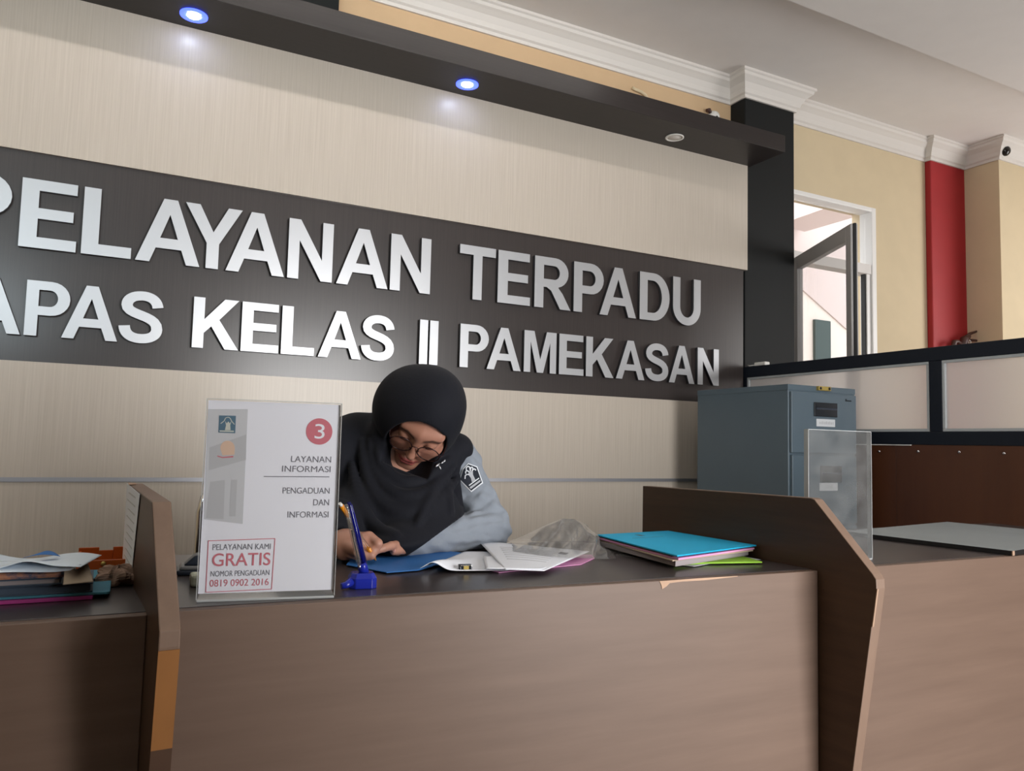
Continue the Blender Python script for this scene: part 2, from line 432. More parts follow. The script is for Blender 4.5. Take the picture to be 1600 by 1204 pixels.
G = {
 'E': [[(0,0),(.66,0),(.66,.16),(.2,.16),(.2,.43),(.61,.43),(.61,.585),(.2,.585),(.2,.84),(.64,.84),(.64,1),(0,1)]],
 'L': [[(0,0),(.6,0),(.6,.165),(.2,.165),(.2,1),(0,1)]],
 'A': [[(0,0),(.21,0),(.295,.225),(.685,.225),(.77,0),(.98,0),(.595,1),(.385,1)], [(.355,.385),(.49,.76),(.625,.385)]],
 'Y': [[(.36,0),(.56,0),(.56,.4),(.92,1),(.69,1),(.46,.58),(.23,1),(0,1),(.36,.4)]],
 'N': [[(0,0),(.19,0),(.19,.65),(.58,0),(.78,0),(.78,1),(.59,1),(.59,.35),(.2,1),(0,1)]],
 'T': [[(.3,0),(.5,0),(.5,.83),(.8,.83),(.8,1),(0,1),(0,.83),(.3,.83)]],
 'R': [[(0,0),(.2,0),(.2,.41),(.27,.41),(.37,.35),(.58,0),(.82,0),(.63,.31),(.53,.42)] + arc(.46,.71,.30,.29,-75,90) + [(0,1)],
       [(.2,.57),(.44,.57)] + arc(.44,.705,.12,.135,-90,90) + [(.2,.84)]],
 'P': [[(0,0),(.2,0),(.2,.38),(.40,.38)] + arc(.40,.69,.31,.31,-90,90) + [(0,1)],
       [(.2,.54),(.38,.54)] + arc(.38,.69,.13,.15,-90,90) + [(.2,.84)]],
 'B': [[(0,0),(.45,0)] + arc(.45,.28,.30,.28,-90,60) + arc(.43,.74,.28,.26,-50,90) + [(0,1)],
       [(.2,.15),(.43,.15)] + arc(.43,.285,.12,.135,-90,90) + [(.2,.42)], [(.2,.58),(.40,.58)] + arc(.40,.715,.12,.135,-90,90) + [(.2,.85)]],
 'D': [[(0,0),(.36,0)] + arc(.36,.5,.42,.5,-90,90,18) + [(0,1)], [(.2,.16),(.34,.16)] + arc(.34,.5,.235,.34,-90,90,16) + [(.2,.84)]],
 'U': [[(0,1),(0,.37)] + arc(.39,.37,.39,.39,180,360,18) + [(.78,1),(.58,1)] + [(.58,.37)] + arc(.39,.37,.19,.22,360,180,14) + [(.2,1)]],
 'K': [[(0,0),(.2,0),(.2,.30),(.33,.44),(.59,0),(.84,0),(.47,.58),(.82,1),(.56,1),(.2,.57),(.2,1),(0,1)]],
 'I': [[(0,0),(.2,0),(.2,1),(0,1)]],
 'M': [[(0,0),(.18,0),(.18,.74),(.37,0),(.55,0),(.74,.74),(.74,0),(.92,0),(.92,1),(.64,1),(.46,.32),(.28,1),(0,1)]],
 'S': s_glyph(),
}
def glyph_mesh(ch, x0, x1, z0, z1, depth):
    """solid letter: local x right, y up, extruded along local z"""
    polys = G[ch]
    xs = [p[0] for p in polys[0]]; ys = [p[1] for p in polys[0]]
    gx0, gx1 = min(xs), max(xs)
    cu = bpy.data.curves.new('letter', 'CURVE'); cu.dimensions = '2D'; cu.fill_mode = 'BOTH'; cu.extrude = depth/2; cu.bevel_depth = 0
    for poly in polys:
        sp = cu.splines.new('POLY'); sp.points.add(len(poly)-1); sp.use_cyclic_u = True
        for i, (x, y) in enumerate(poly):
            sp.points[i].co = (x0 + (x-gx0)/(gx1-gx0)*(x1-x0), z0 + y*(z1-z0), 0, 1)
    tmp = bpy.data.objects.new('tmp', cu); COL.objects.link(tmp)
    dg = bpy.context.evaluated_depsgraph_get()
    me = bpy.data.meshes.new_from_object(tmp.evaluated_get(dg))
    bpy.data.objects.remove(tmp); bpy.data.curves.remove(cu)
    return me

# sign: dark band with separate raised letters
sign = thing('wall_sign', (1.3, YP+.012, SZ0), 'long dark brown sign band across the back wall with two rows of silver capital letters', 'sign')
YB = YP + .012
b = MB(); b.box((XL, YB, SZ0), (3.385, YW, SZ1)); b.build('sign_board', M['dark_laminate'], sign)
z1 = lambda zx, zy: (zx/2.2857, 220 + zy/2.2857)
z2 = lambda zx, zy: (600 + zx/2.6667, 320 + zy/2.6667)
LY = YP - .012                         # plane of the letter faces
def lx(p): return UY(p[0], p[1], LY).x
def lz(p): return UY(p[0], p[1], LY).z
r1t = .5*(lz(z1(80,128)) + lz(z2(1318,315))); r1b = .5*(lz(z1(66,372)) + lz(z2(793,445)))
r2t = .5*(lz(z1(97,492)) + lz(z2(1396,605))); r2b = .5*(lz(z1(85,690)) + lz(z2(1394,755)))
row1 = [('E',z1(73,250),z1(270,390)),('L',z1(296,280),z1(467,412)),('A',z1(482,418),z1(712,446)),('Y',z1(665,215),z1(868,240)),('A',z1(805,460),z1(1014,482)),
        ('N',z1(1030,380),z1(1189,400)),('A',z1(1200,510),z1(1384,528)),('N',z1(1395,435),z1(1538,450)),
        ('T',z2(318,168),z2(467,190)),('E',z2(475,300),z2(610,315)),('R',z2(628,320),z2(777,442)),('P',z2(791,350),z2(916,310)),('A',z2(898,460),z2(1050,472)),
        ('D',z2(1066,380),z2(1190,390)),('U',z2(1205,350),z2(1320,350))]
row2 = [('P',z1(91,590),z1(252,560)),('A',z1(218,697),z1(418,711)),('S',z1(423,660),z1(581,650)),('K',z1(689,650),z1(850,745)),('E',z1(863,660),z1(993,750)),('L',z1(1006,680),z1(1120,768)),
        ('A',z1(1135,770),z1(1288,780)),('S',z1(1290,720),z1(1408,710)),('I',z1(1499,700),z1(1528,700)),('I',z1(1535,700),z1(1565,700)),
        ('P',z2(317,590),z2(437,560)),('A',z2(427,683),z2(569,692)),('M',z2(584,610),z2(718,610)),('E',z2(730,620),z2(831,700)),('K',z2(842,630),z2(956,720)),
        ('A',z2(966,725),z2(1085,733)),('S',z2(1088,690),z2(1185,660)),('A',z2(1187,740),z2(1293,750)),('N',z2(1307,670),z2(1395,680))]
r1 = [(c, lx(p), lx(q)) for c, p, q in row1]; r2 = [(c, lx(p), lx(q)) for c, p, q in row2]
e0 = r1[0][1]; r1.insert(0, ('P', e0-.235, e0-.03))
p0 = r2[0][1]; r2.insert(0, ('A', p0-.215, p0-.012)); r2.insert(0, ('B', p0-.37, p0-.225))
for row, zz0, zz1 in ((r1, r1b, r1t), (r2, r2b, r2t)):
    for ch, xa, xb in row:
        me = glyph_mesh(ch, xa, xb, zz0, zz1, .020)
        me.transform(Matrix.Translation((0, LY+.010, 0)) @ Matrix.Rotation(rad(90), 4, 'X'))
        me.materials.clear(); me.materials.append(M['silver']); me.materials.append(M['silver_edge'])
        for p in me.polygons: p.material_index = 0 if abs(p.normal.y) > .5 else 1
        o = new_mesh_obj('letter', me, sign); o['label'] = 'silver capital letter ' + ch

# ------------------------------------------------------------------ canopy with downlights
cz0, cz1 = 2.80, 2.900
can = MB(); can.box((XL, 3.222, cz0), (3.432, YW-.005, cz1))
tag(can.build('canopy', M['canopy'], bevel=.002), 'long dark brown boxed canopy shelf running along the wall above the sign', 'canopy')
for i, (px, py, lit) in enumerate(((303, 23, 1), (730, 131, 1), (1054, 214, 0))):
    p = UZ(px, py, cz0)
    lab = ('lit blue ringed downlight at the upper left of the canopy', 'lit blue ringed downlight in the canopy above the sign middle',
           'unlit pale round downlight under the right end of the canopy')[i]
    t = thing('downlight', (p.x, p.y, cz0-.001), lab, 'downlight', 'downlights under the canopy')
    b = MB()
    if lit:
        b.lathe([(.055, 0), (.055, -.005), (.030, -.006), (.030, 0)], (p.x, p.y, cz0-.001), n=32); b.build('ring', M['led_blue'], t)
        b = MB(); b.lathe([(.028, 0), (.028, -.005), (.024, -.008), (.001, -.009)], (p.x, p.y, cz0-.001), n=32); b.build('lamp', M['led'], t)
    else:
        b.lathe([(.052, 0), (.052, -.005), (.042, -.006), (.042, 0)], (p.x, p.y, cz0-.001), n=32); b.build('ring', M['white_plastic'], t)
        b = MB(); b.lathe([(.041, 0), (.041, -.003), (.001, -.004)], (p.x, p.y, cz0-.001), n=32); b.build('lamp', M['cornice'], t)
# ceiling tube lamps on the beam in front of the wall
for i, x in enumerate((-1.75, -.52, .71, 1.94)):
    t = thing('tube_lamp', (x, 2.57, 3.27), ('white tube lamp at the left end of the ceiling beam', 'white tube lamp on the ceiling beam, second from the left', 'white tube lamp on the ceiling beam, second from the door', 'white tube lamp on the ceiling beam nearest the door')[i], 'lamp', 'tube lamps on the beam')
    b = MB(); b.box((x-.61, 2.49, 3.248), (x+.61, 2.65, 3.27)); b.build('lamp_body', M['white_plastic'], t)  # tray made wide to keep the tube's light off the ceiling
    b = MB(); b.tube([(x-.6, 2.57, 3.236), (x+.6, 2.57, 3.236)], .014, 10); b.build('lamp_tube', M['tube'], t)

# ------------------------------------------------------------------ small fittings above and beside the canopy
p = UY(1118, 181, 3.635); p.z += .004
t = thing('wall_fitting', (p.x, YW, p.z), 'small round grey fitting with a black dot on the peach wall above the canopy', 'camera')
b = MB(); b.lathe([(.040, 0), (.040, .010), (.036, .026), (.024, .040), (.004, .047)], (p.x, YW, p.z-.005), axis=(-.35, -1, -.25), n=28); b.build('dome', M['white_plastic'], t)
b = MB(); b.lathe([(.007, 0), (.006, .004), (.001, .005)], (p.x-.006, YW-.044, p.z-.018), axis=(-.35, -1, -.25), n=12); b.build('lens', M['rubber'], t)
b = MB(); b.tube([(p.x-.03, YW-.012, p.z+.012), (p.x-.055, YW-.03, p.z+.022), (p.x-.075, YW-.03, p.z+.012)], .011, 10); b.build('stem', M['ext_brown'], t)
pts = [UY(x, y, YW-.011) for x, y in ((988, 137), (993, 140), (1001, 143), (1008, 148), (1013, 156), (1016, 166), (1017, 178))]
b = MB(); b.tube(pts, .0095, 10)
tag(b.build('conduit', M['plaster_cream']), 'short bent cable conduit painted into the peach wall above the canopy', 'conduit')
p = UY(1575, 234, 3.30)
t = thing('security_camera', (p.x, 3.35, p.z), 'small dome camera with black eye high in the right corner', 'camera')
b = MB(); b.lathe([(.052, 0), (.052, .022), (.048, .034), (.040, .042)], (p.x-.004, 3.349, p.z+.006), axis=(-.15, -1, -.35), n=28); b.build('housing', M['white_plastic'], t)
b = MB(); b.lathe([(.0385, .036), (.036, .050), (.024, .063), (.002, .068)], (p.x-.004, 3.349, p.z+.006), axis=(-.15, -1, -.35), n=28); b.build('dome', M['dome_black'], t)

# ------------------------------------------------------------------ glazed door in the back wall, and what lies outside
MZ0, MZ1 = 2.315, 2.385
t = struct(bpy.data.objects.new('door_1', None), 'white framed glazed door with a transom light, grey leaf swung into the room'); COL.objects.link(t); t.location = (DX0, YW, 0)
b = MB()
b.box((DX0, YW-.004, 0), (DX0+.05, YW+.10, DZ)); b.box((DX1-.045, YW-.004, 0), (DX1, YW+.10, DZ)); b.box((DX0+.05, YW-.004, DZ-.032), (DX1-.045, YW+.10, DZ))
b.build('door_frame', M['white_frame'], t, bevel=.004)
b = MB(); b.box((DX0+.05, YW, MZ0), (DX1-.05, YW+.09, MZ1)); b.build('transom_bar', M['plaster_white'], t, bevel=.004)
b = MB(); b.box((DX0+.05, YW+.05, MZ1), (DX1-.05, YW+.056, DZ-.045)); b.build('pane', M['clear_glass'], t)
b = MB(); b.box((DX1-.085, YW+.01, 0), (DX1-.05, YW+.05, MZ0)); b.build('door_stop', M['white_frame'], t)
b = MB(); b.box((DX1-.10, YW+.02, 0), (DX1-.085, YW+.05, MZ0)); b.build('seal', M['rubber'], t)
# leaf, hinged on the left and standing open into the room
hx, hy = 3.965, 3.635
fx, fy = 3.603, 2.883
L = Vector((fx-hx, fy-hy, 0)); LL = L.length; ld_ = L.normalized(); ln = Vector((-ld_.y, ld_.x, 0))
def leaf_box(mbx, u0, u1, z0, z1, th=.04):
    c = [Vector((hx, hy, 0)) + ld_*u for u in (u0, u1)]
    q = [c[0]-ln*th/2, c[1]-ln*th/2, c[1]+ln*th/2, c[0]+ln*th/2]
    mbx.prism([(v.x, v.y, z0) for v in q], (0, 0, z1-z0))
TZ = 2.32
b = MB(); leaf_box(b, 0, .07, .02, TZ); leaf_box(b, LL-.075, LL-.012, .02, TZ); leaf_box(b, .07, LL-.075, TZ-.085, TZ); leaf_box(b, .07, LL-.075, .02, .14)
lf = b.build('leaf_frame', M['grey_sash'], t, bevel=.003)
b = MB(); leaf_box(b, LL-.012, LL, .02, TZ, .014); o = b.build('seal', M['rubber'], lf)
b = MB(); leaf_box(b, .07, LL-.075, .14, TZ-.085, .006); b.build('pane', M['clear_glass'], lf)
# outside: yard floor, a cream wall with a pink upper area cut off diagonally, a dark doorway, white soffit
b = MB(); b.box((-1, YW+.2, -.2), (16, 12, -.02)); struct(b.build('ground_yard', M['tile']))
YO = 7.2
b = MB(); b.box((2, YO, 0), (14, YO+.2, 6)); struct(b.build('wall_outside', M['out_cream']))
gp = [UY(x, y, YO-.03) for x, y in ((1180, 392), (1246, 444), (1322, 512), (1335, 520), (1420, 520), (1420, 300), (1300, 290), (1180, 360))]
gp = [(g.x, YO-.001, g.z) for g in gp]
b = MB(); b.prism(gp, (0, -.02, 0)); struct(b.build('wall_outside_pink', M['out_pink']))
a_, c_ = UY(1272, 512, YO-.02), UY(1296, 502, YO-.02)
b = MB(); b.box((a_.x, YO-.04, 0), (c_.x, YO-.001, c_.z)); struct(b.build('door_2', M['out_dark']), 'dark green doorway in the wall outside')
gs = [UY(x, y, 6.2) for x, y in ((1180, 372), (1245, 341), (1305, 320), (1350, 335), (1350, 250), (1180, 250))]
b = MB(); b.prism([(g.x, 6.2, g.z) for g in gs], (0, .9, .0)); struct(b.build('wall_outside_soffit', M['out_pink']))

# ------------------------------------------------------------------ partition on the right: black frame, frosted panes, plywood
PX, PT = 3.40, .05
PYA, PYB = 0.6, CY-.002
pt = thing('partition', (PX, 2.4, 0), 'black framed partition with frosted glass panes above red-brown plywood', 'partition')
gz0, gz1, ptop, pbot = 1.157, 1.487, 1.552, 1.095
ys = [PYB, 2.325, 2.262, 1.10, 1.03]
b = MB()
b.box((PX, PYA, gz1), (PX+PT, PYB, ptop)); b.box((PX, PYA, pbot), (PX+PT, PYB, gz0))
for y0, y1 in ((2.262, 2.325), (1.03, 1.10), (PYB-.03, PYB)): b.box((PX+.002, y0, gz0), (PX+PT-.002, y1, gz1))
b.build('frame', M['black_frame'], pt, bevel=.003)
for y0, y1 in ((2.325, PYB-.03), (1.10, 2.262), (PYA, 1.03)):
    b = MB(); b.box((PX+.018, y0, gz0), (PX+.024, y1, gz1)); pn = b.build('pane', M['frost'], pt)
    b = MB(); w_ = .014
    b.box((PX+.004, y0, gz0), (PX+.018, y1, gz0+w_)); b.box((PX+.004, y0, gz1-w_), (PX+.018, y1, gz1))
    b.box((PX+.004, y0, gz0+w_), (PX+.018, y0+w_, gz1-w_)); b.box((PX+.004, y1-w_, gz0+w_), (PX+.018, y1, gz1-w_))
    b.build('glazing_bead', M['bead'], pn, bevel=.002)
for y0, y1 in ((2.505, PYB), (1.30, 2.502), (PYA, 1.297)):
    b = MB(); b.box((PX+.004, y0, 0), (PX+.022, y1, pbot)); b.build('plywood_panel', M['plywood'], pt)
b = MB(); b.box((PX-.003, 2.42, pbot-.004), (PX+.004, PYB, pbot)); b.build('gleam_strip', M['white_plastic'], pt)  # white colour stands in for the gleam along a metal strip
for px, py in ((1373, 705), (1434, 705), (1498, 706), (1568, 708)):
    q = UX(px, py, PX)
    b = MB(); b.lathe([(.007, 0), (.006, .003), (.001, .004)], (PX+.004, q.y, q.z), axis=(-1, 0, 0), n=12); b.build('screw', M['chrome'], pt)
# adapter on the partition
q = UX(1188, 570, PX+.01)
t = thing('adapter', (PX+.025, q.y, ptop), 'small white adapter with a cord on top of the partition by the black pillar', 'adapter')
b = MB(); b.box((PX+.002, q.y-.045, ptop), (PX+.042, q.y+.045, ptop+.022)); b.build('body', M['white_plastic'], t, bevel=.006)
b = MB(); b.tube([(PX+.02, q.y+.045, ptop+.008), (PX+.012, q.y+.09, ptop+.006), (PX+.02, CY-.02, ptop+.012)], .004, 8); b.build('cord', M['white_plastic'], t)
# extinguisher against the red pilaster
q = UY(1507, 530, 3.545)
ez = UY(1507, 536, 3.545).z
t = thing('fire_extinguisher', (q.x, 3.55, ez-.55), 'dark brown extinguisher valve and lever showing above the partition by the red pilaster', 'fire extinguisher')
b = MB(); b.lathe([(.075, 0), (.08, .02), (.08, .40), (.06, .46), (.025, .50), (.022, .53)], (q.x, 3.55, ez-.58), n=28); b.build('body', M['ext_red'], t)
b = MB(); b.box((q.x-.02, 3.60, ez-.30), (q.x+.02, 3.6119, ez-.22)); b.build('bracket', M['ext_brown'], t)
b = MB()
b.tube([UY(1502, 545, 3.545), UY(1507, 530, 3.545), UY(1514, 525, 3.545)], [.026, .030, .016], 12)
b.tube([UY(1507, 528, 3.545), UY(1516, 521, 3.545), UY(1526, 517.5, 3.545)], [.016, .011, .008], 10); b.build('lever', M['ext_brown'], t)
b = MB(); b.tube([UY(1516, 531, 3.545), UY(1524, 531.5, 3.545), UY(1530, 533, 3.545), UY(1531, 540, 3.545)], .009, 10); b.build('carry_handle', M['ext_brown'], t)
b = MB(); b.tube([UY(1504, 540, 3.545), UY(1496, 533, 3.545), UY(1491, 534, 3.545), UY(1489, 545, 3.545)], [.016, .014, .02, .016], 10); b.build('hose', M['ext_brown'], t)
b = MB(); c0 = UY(1515, 534, 3.535)
b.tube([c0 + Vector((.014*math.cos(k*.5236), 0, .014*math.sin(k*.5236))) for k in range(12)], .0025, 6, closed=True); b.build('safety_pin', M['white_plastic'], t)

# ------------------------------------------------------------------ steel filing cabinet
kx0, kx1, ky0, ky1, kz = 2.827, 3.285, 2.640, 3.275, 1.366
t = thing('filing_cabinet', ((kx0+kx1)/2, (ky0+ky1)/2, 0), 'blue-grey steel filing cabinet standing between the sign wall and the partition', 'filing cabinet')
b = MB(); b.box((kx0, ky0, 0), (kx1, ky1, kz)); b.build('body', M['steel_blue'], t, bevel=.004)
b = MB(); b.box((kx0-.002, ky0-.002, kz-.028), (kx1+.002, ky1, kz)); b.build('top_rim', M['steel_blue'], t, bevel=.002)
def K(px, py): return UY(px, py, ky0-.004)
zz = [1.335, K(1240, 709).z, .70, .385, .06]
for i in range(4):
    d = MB(); x0 = kx0+.010 if i else kx0+.006
    d.box((x0, ky0-.016, zz[i+1]+.006), (kx1-.010, ky0, zz[i]-.004)); dr = d.build('drawer', M['steel_blue'], t, bevel=.003)
    if i < 2:
        pa, pb = (K(1268, 628), K(1304, 652)) if i == 0 else (K(1278, 727), K(1311, 753))
        la, lb = (K(1272, 654), K(1301, 667)) if i == 0 else (K(1277, 754), K(1305, 766))
    else:
        dz_ = zz[1]-zz[i]; pa, pb = K(1278, 727)-Vector((0,0,dz_)), K(1311, 753)-Vector((0,0,dz_)); la, lb = K(1277, 754)-Vector((0,0,dz_)), K(1305, 766)-Vector((0,0,dz_))
    h = MB(); h.box((pa.x, ky0-.022, pb.z), (pb.x, ky0-.016, pa.z)); hd = h.build('handle_recess', M['dark_recess'], dr, bevel=.002)
    h = MB(); h.box((pa.x+.008, ky0-.027, (pa.z+pb.z)/2), (pb.x-.008, ky0-.021, (pa.z+pb.z)/2+.008)); h.build('handle_lip', M['navy_plastic'], dr)
    h = MB(); h.box((la.x, ky0-.0185, lb.z), (lb.x, ky0-.016, la.z)); h.build('label_card', M['white_label'], dr)
    rng = random.Random(4+i)           # blurred lettering on the card
    h = MB(); x = la.x + .018; zc_ = (la.z+lb.z)/2
    if i == 1: x = la.x + .045
    while x < lb.x - (.016 if i == 0 else .040):
        wd = rng.uniform(.004, .007); h.box((x, ky0-.0192, zc_-.007), (x+wd, ky0-.0186, zc_-.007+rng.uniform(.011, .015))); x += wd + rng.uniform(.003, .006)
    h.build('lettering', M['ink_pale2'], dr)
a_, c_ = K(1276, 603), K(1295, 611)
b = MB(); b.box((a_.x, ky0-.018, c_.z), (c_.x, ky0, a_.z)); lk = b.build('lock_plate', M['brass'], t, bevel=.001)
for s in (.14, .86):
    b = MB(); b.lathe([(.007, 0), (.006, .003), (.001, .004)], (a_.x+(c_.x-a_.x)*s, ky0-.018, a_.z-.010), axis=(0, -1, 0), n=12); b.build('rivet', M['rubber'], lk)
a_, c_ = K(1317.5, 623.5), K(1327, 627.5)
b = MB()
for k in range(4):
    xx = a_.x + (c_.x-a_.x)*k/4; b.box((xx, ky0-.0185, c_.z), (xx+(c_.x-a_.x)*.18, ky0-.016, a_.z - (.0 if k == 0 else .005)))
b.build('maker_mark', M['dark_recess'], t)

# ------------------------------------------------------------------ service counters and dividers
DT = .80                                # counter top height
def counter(name, x0, x1, yl, yr, depth, label, chips=(), s0=0.0, s1=0.0):
    t = thing(name, ((x0+x1)/2, yl+depth/2, 0), label, 'counter', None)
    b = MB(); b.prism([(x0, yl, 0), (x1, yr, 0), (x1, yr+.02, 0), (x0, yl+.02, 0)], (0, 0, DT-.001)); fp = b.build('front_panel', M['counter_front'], t, bevel=.0015)
    b = MB(); b.prism([(x0, yl+.0205, DT-.022), (x1, yr+.0205, DT-.022), (x1+s1*depth, yr+depth, DT-.022), (x0+s0*depth, yl+depth, DT-.022)], (0, 0, .022)); b.build('worktop', M['counter_top'], t, bevel=.001)
    for xs in (x0+.005, x1-.023+s1*depth):
        yy = yl + (yr-yl)*(xs-x0)/(x1-x0)
        b = MB(); b.box((xs, yy+.03, 0), (xs+.018, yy+depth-.03, DT-.022)); b.build('end_panel', M['counter_front'], t)
    for poly in chips:
        b = MB(); b.prism(poly, (0, -.0012, 0)); b.build('chipped_edge', M['chip'], fp)
    return t
yl, yr = 1.228, 1.180
mx0, mx1 = .101, 1.349
def FY(px, py):                          # point on the main counter's front
    n = Vector((yr-yl, -(mx1-mx0), 0)); return UP(px, py, (mx0, yl, 0), n)
chip = [FY(x, y) for x, y in ((1030, 907.5), (1090, 903), (1152, 899.2), (1152, 900.3), (1100, 906), (1065, 908), (1046, 910.5), (1041, 915.5), (1034, 920), (1033, 914))]
counter('counter_desk', mx0, mx1, yl, yr, .575, 'middle service counter with a brown wood-grain front where the woman writes', [chip], -.056, 0)
counter('counter_desk', -1.25, .0615, 1.228, 1.219, .60, 'left service counter in shadow with the pile of books and papers on it', (), 0, -.056)
counter('counter_desk', 1.384, 2.95, 1.181, 1.178, .60, 'right service counter carrying the grey board and the empty acrylic stand')

def divider(name, xn, yn, ang, prof, label):
    """upright panel; prof is a list of (forward distance from the nose, z); left face passes through (xn, yn)"""
    dv = Vector((-math.sin(rad(ang)), math.cos(rad(ang)), 0)); nv = Vector((math.cos(rad(ang)), math.sin(rad(ang)), 0))
    t = thing(name, (xn, yn, 0), label, 'divider')
    pts = [Vector((xn, yn, z)) + dv*s for s, z in prof]
    b = MB(); b.prism(pts, nv*.026, 0, 1)
    o = b.build('panel', [M['divider_face'], M['divider_edge']], t, bevel=.002)
    return t, dv, nv
def prof_from(nose_z, top_s, top_z, back_s, back_z, foot_s):
    return [(foot_s, 0), (0, nose_z), (top_s, top_z), (back_s, back_z), (back_s, 0)]
dR, dvR, nvR = divider('counter_divider', 1.3515, 1.040, 0, [(.125, 0), (0, .785), (.001, .803), (.008, .812), (.150, .948), (.160, .9505), (.755, .942), (.755, 0)],
        'right counter divider, dark panel with a slanting pale front edge beside the cyan folders')
dL, dvL, nvL = divider('counter_divider', .069, 1.080, 3, [(.115, 0), (0, .786), (.0, .806), (.165, .9545), (.60, .957), (.60, 0)],
        'left counter divider with a taped notice and bare orange wood on its edge')
# bare and stained patches on the left divider's edge, the split on the right one's
def edge_patch(par, xn, yn, dv, nv, s0, z0, s1, z1, w0, w1, m, name, up=.0006):
    fwd = Vector((0, -up, 0))
    a = Vector((xn, yn, z0)) + dv*s0; c = Vector((xn, yn, z1)) + dv*s1
    b = MB(); b.prism([a+nv*w0, a+nv*w1, c+nv*w1, c+nv*w0], fwd*3); return b.build(name, m, par)
sl = lambda z: .115*(1 - z/.782)
edge_patch(dL, .069, 1.080, dvL, nvL, sl(.655), .655, sl(.782), .782, .0005, .0255, M['raw_wood'], 'bare_patch')
edge_patch(dL, .069, 1.080, dvL, nvL, sl(.02), .02, sl(.655), .655, .0005, .0255, M['raw_dark'], 'stained_edge')
sr = lambda z: .125*(1 - z/.785)
edge_patch(dR, 1.3515, 1.040, dvR, nvR, sr(.71), .71, sr(.785), .785, .0003, .004, M['chip'], 'split_edge')
# chipped corner and taped notice on the left divider
pA = Vector((.069, 1.080, .957)) + dvL*.60
b = MB(); b.prism([pA + Vector(v) for v in ((0, -.07, .0005), (.012, -.05, .0005), (.014, -.02, .0005), (.0, .001, .0005))], (0, 0, .0012)); b.build('chipped_corner', M['chip'], dL)
def LP(s, z, off=-.0012): return Vector((.069, 1.080, z)) + dvL*s + nvL*off
b = MB(); b.prism([LP(.335, .954), LP(.60, .957), LP(.60, .815), LP(.40, .808)], nvL*-.0008)
nt_ = b.build('notice', M['paper'], None); tag(nt_, 'white printed notice taped on the side of the left counter divider', 'notice')
rng = random.Random(8)
for k in range(9):
    z = .945 - k*.0145; b = MB(); b.prism([LP(.40+.012*(k > 4), z, -.0021), LP(.40+rng.uniform(.10, .18), z, -.0021), LP(.56, z-.003, -.0021), LP(.40+.012*(k > 4), z-.003, -.0021)], nvL*-.0003); b.build('text_line', M['ink_pale'], nt_)

# ------------------------------------------------------------------ printed sign in a clear holder
HB = UZ(308, 942, DT); HE = UZ(524, 934.5, DT)
hx_ = Vector((HE.x-HB.x, HE.y-HB.y, 0)); HW = hx_.length; hx_.normalize()
hn = Vector((hx_.y, -hx_.x, 0))                       # towards the visitor
HB = Vector((HB.x, HB.y, DT)) + Vector((0, .010, 0))
HH = .309
def hp(u, v, off=0.0): return HB + hx_*u + Vector((0, 0, v)) + hn*off
def hpx(px, py):
    q = UP(px, py, HB, hn); return (q-HB).dot(hx_), q.z-DT
t = thing('sign_holder', hp(HW/2, 0), 'clear acrylic holder with a printed information sheet standing at the counter edge', 'sign holder')
b = MB(); b.prism([hp(0, .004, .0035), hp(HW, .004, .0035), hp(HW, HH, .0035), hp(0, HH, .0035)], hn*.0022); b.build('front_sheet', M['acrylic'], t)
b = MB(); b.prism([hp(0, .004, -.0035), hp(HW, .004, -.0035), hp(HW, HH, -.0035), hp(0, HH, -.0035)], hn*-.0022); b.build('back_sheet', M['acrylic'], t)
b = MB(); b.prism([hp(0, 0, .0058), hp(HW, 0, .0058), hp(HW, .0038, .0058), hp(0, .0038, .0058)], hn*-.075); b.build('foot', M['acrylic_edge'], t, bevel=.001)
b = MB()
b.prism([hp(-.0008, .004, .0057), hp(0, .004, .0057), hp(0, HH, .0057), hp(-.0008, HH, .0057)], hn*-.0114)
b.prism([hp(HW, .004, .0057), hp(HW+.0008, .004, .0057), hp(HW+.0008, HH, .0057), hp(HW, HH, .0057)], hn*-.0114)
b.prism([hp(0, HH, .0057), hp(HW, HH, .0057), hp(HW, HH+.0008, .0057), hp(0, HH+.0008, .0057)], hn*-.0022)
b.build('cut_edges', M['acrylic_edge'], t)
b = MB(); b.prism([hp(.0015, .012, .0), hp(HW-.0015, .012, .0), hp(HW-.0015, HH-.002, .0), hp(.0015, HH-.002, .0)], hn*-.0004); sheet = b.build('printed_sheet', M['sheet'], t)
def decal(name, pxs, m, off=.0003, poly=None):
    """flat printed patch on the sheet from photo pixel corners"""
    pts = [hp(*hpx(x, y), off) for x, y in pxs]
    b = MB(); b.prism(pts, hn*.0001); return b.build(name, m, sheet)
def text_on(s, px0, px1, pyb, pyt, m, name='print_text', off=.0006, bold=0.0):
    u0, v0 = hpx(px0, pyb); u1, _ = hpx(px1, pyb); _, v1 = hpx(px0, pyt)
    place_text(s, hp(u0, v0, off), hx_, Vector((0, 0, 1)), u1-u0, v1-v0, m, sheet, name, bold)
def place_text(s, org, xd, yd, width, height, m, parent, name='print_text', bold=0.0):
    cu = bpy.data.curves.new('t', 'FONT'); cu.body = s; cu.fill_mode = 'BOTH'; cu.offset = bold
    tmp = bpy.data.objects.new('tmp', cu); COL.objects.link(tmp)
    dg = bpy.context.evaluated_depsgraph_get(); me = bpy.data.meshes.new_from_object(tmp.evaluated_get(dg))
    bpy.data.objects.remove(tmp); bpy.data.curves.remove(cu)
    co = np.array([v.co[:] for v in me.vertices]); mn, mx_ = co.min(0), co.max(0)
    for v in me.vertices:
        u = (v.co.x-mn[0])/(mx_[0]-mn[0])*width; h = (v.co.y-mn[1])/(mx_[1]-mn[1])*height
        v.co = Vector(org) + Vector(xd)*u + Vector(yd)*h
    me.materials.clear(); me.materials.append(m)
    return new_mesh_obj(name, me, parent)
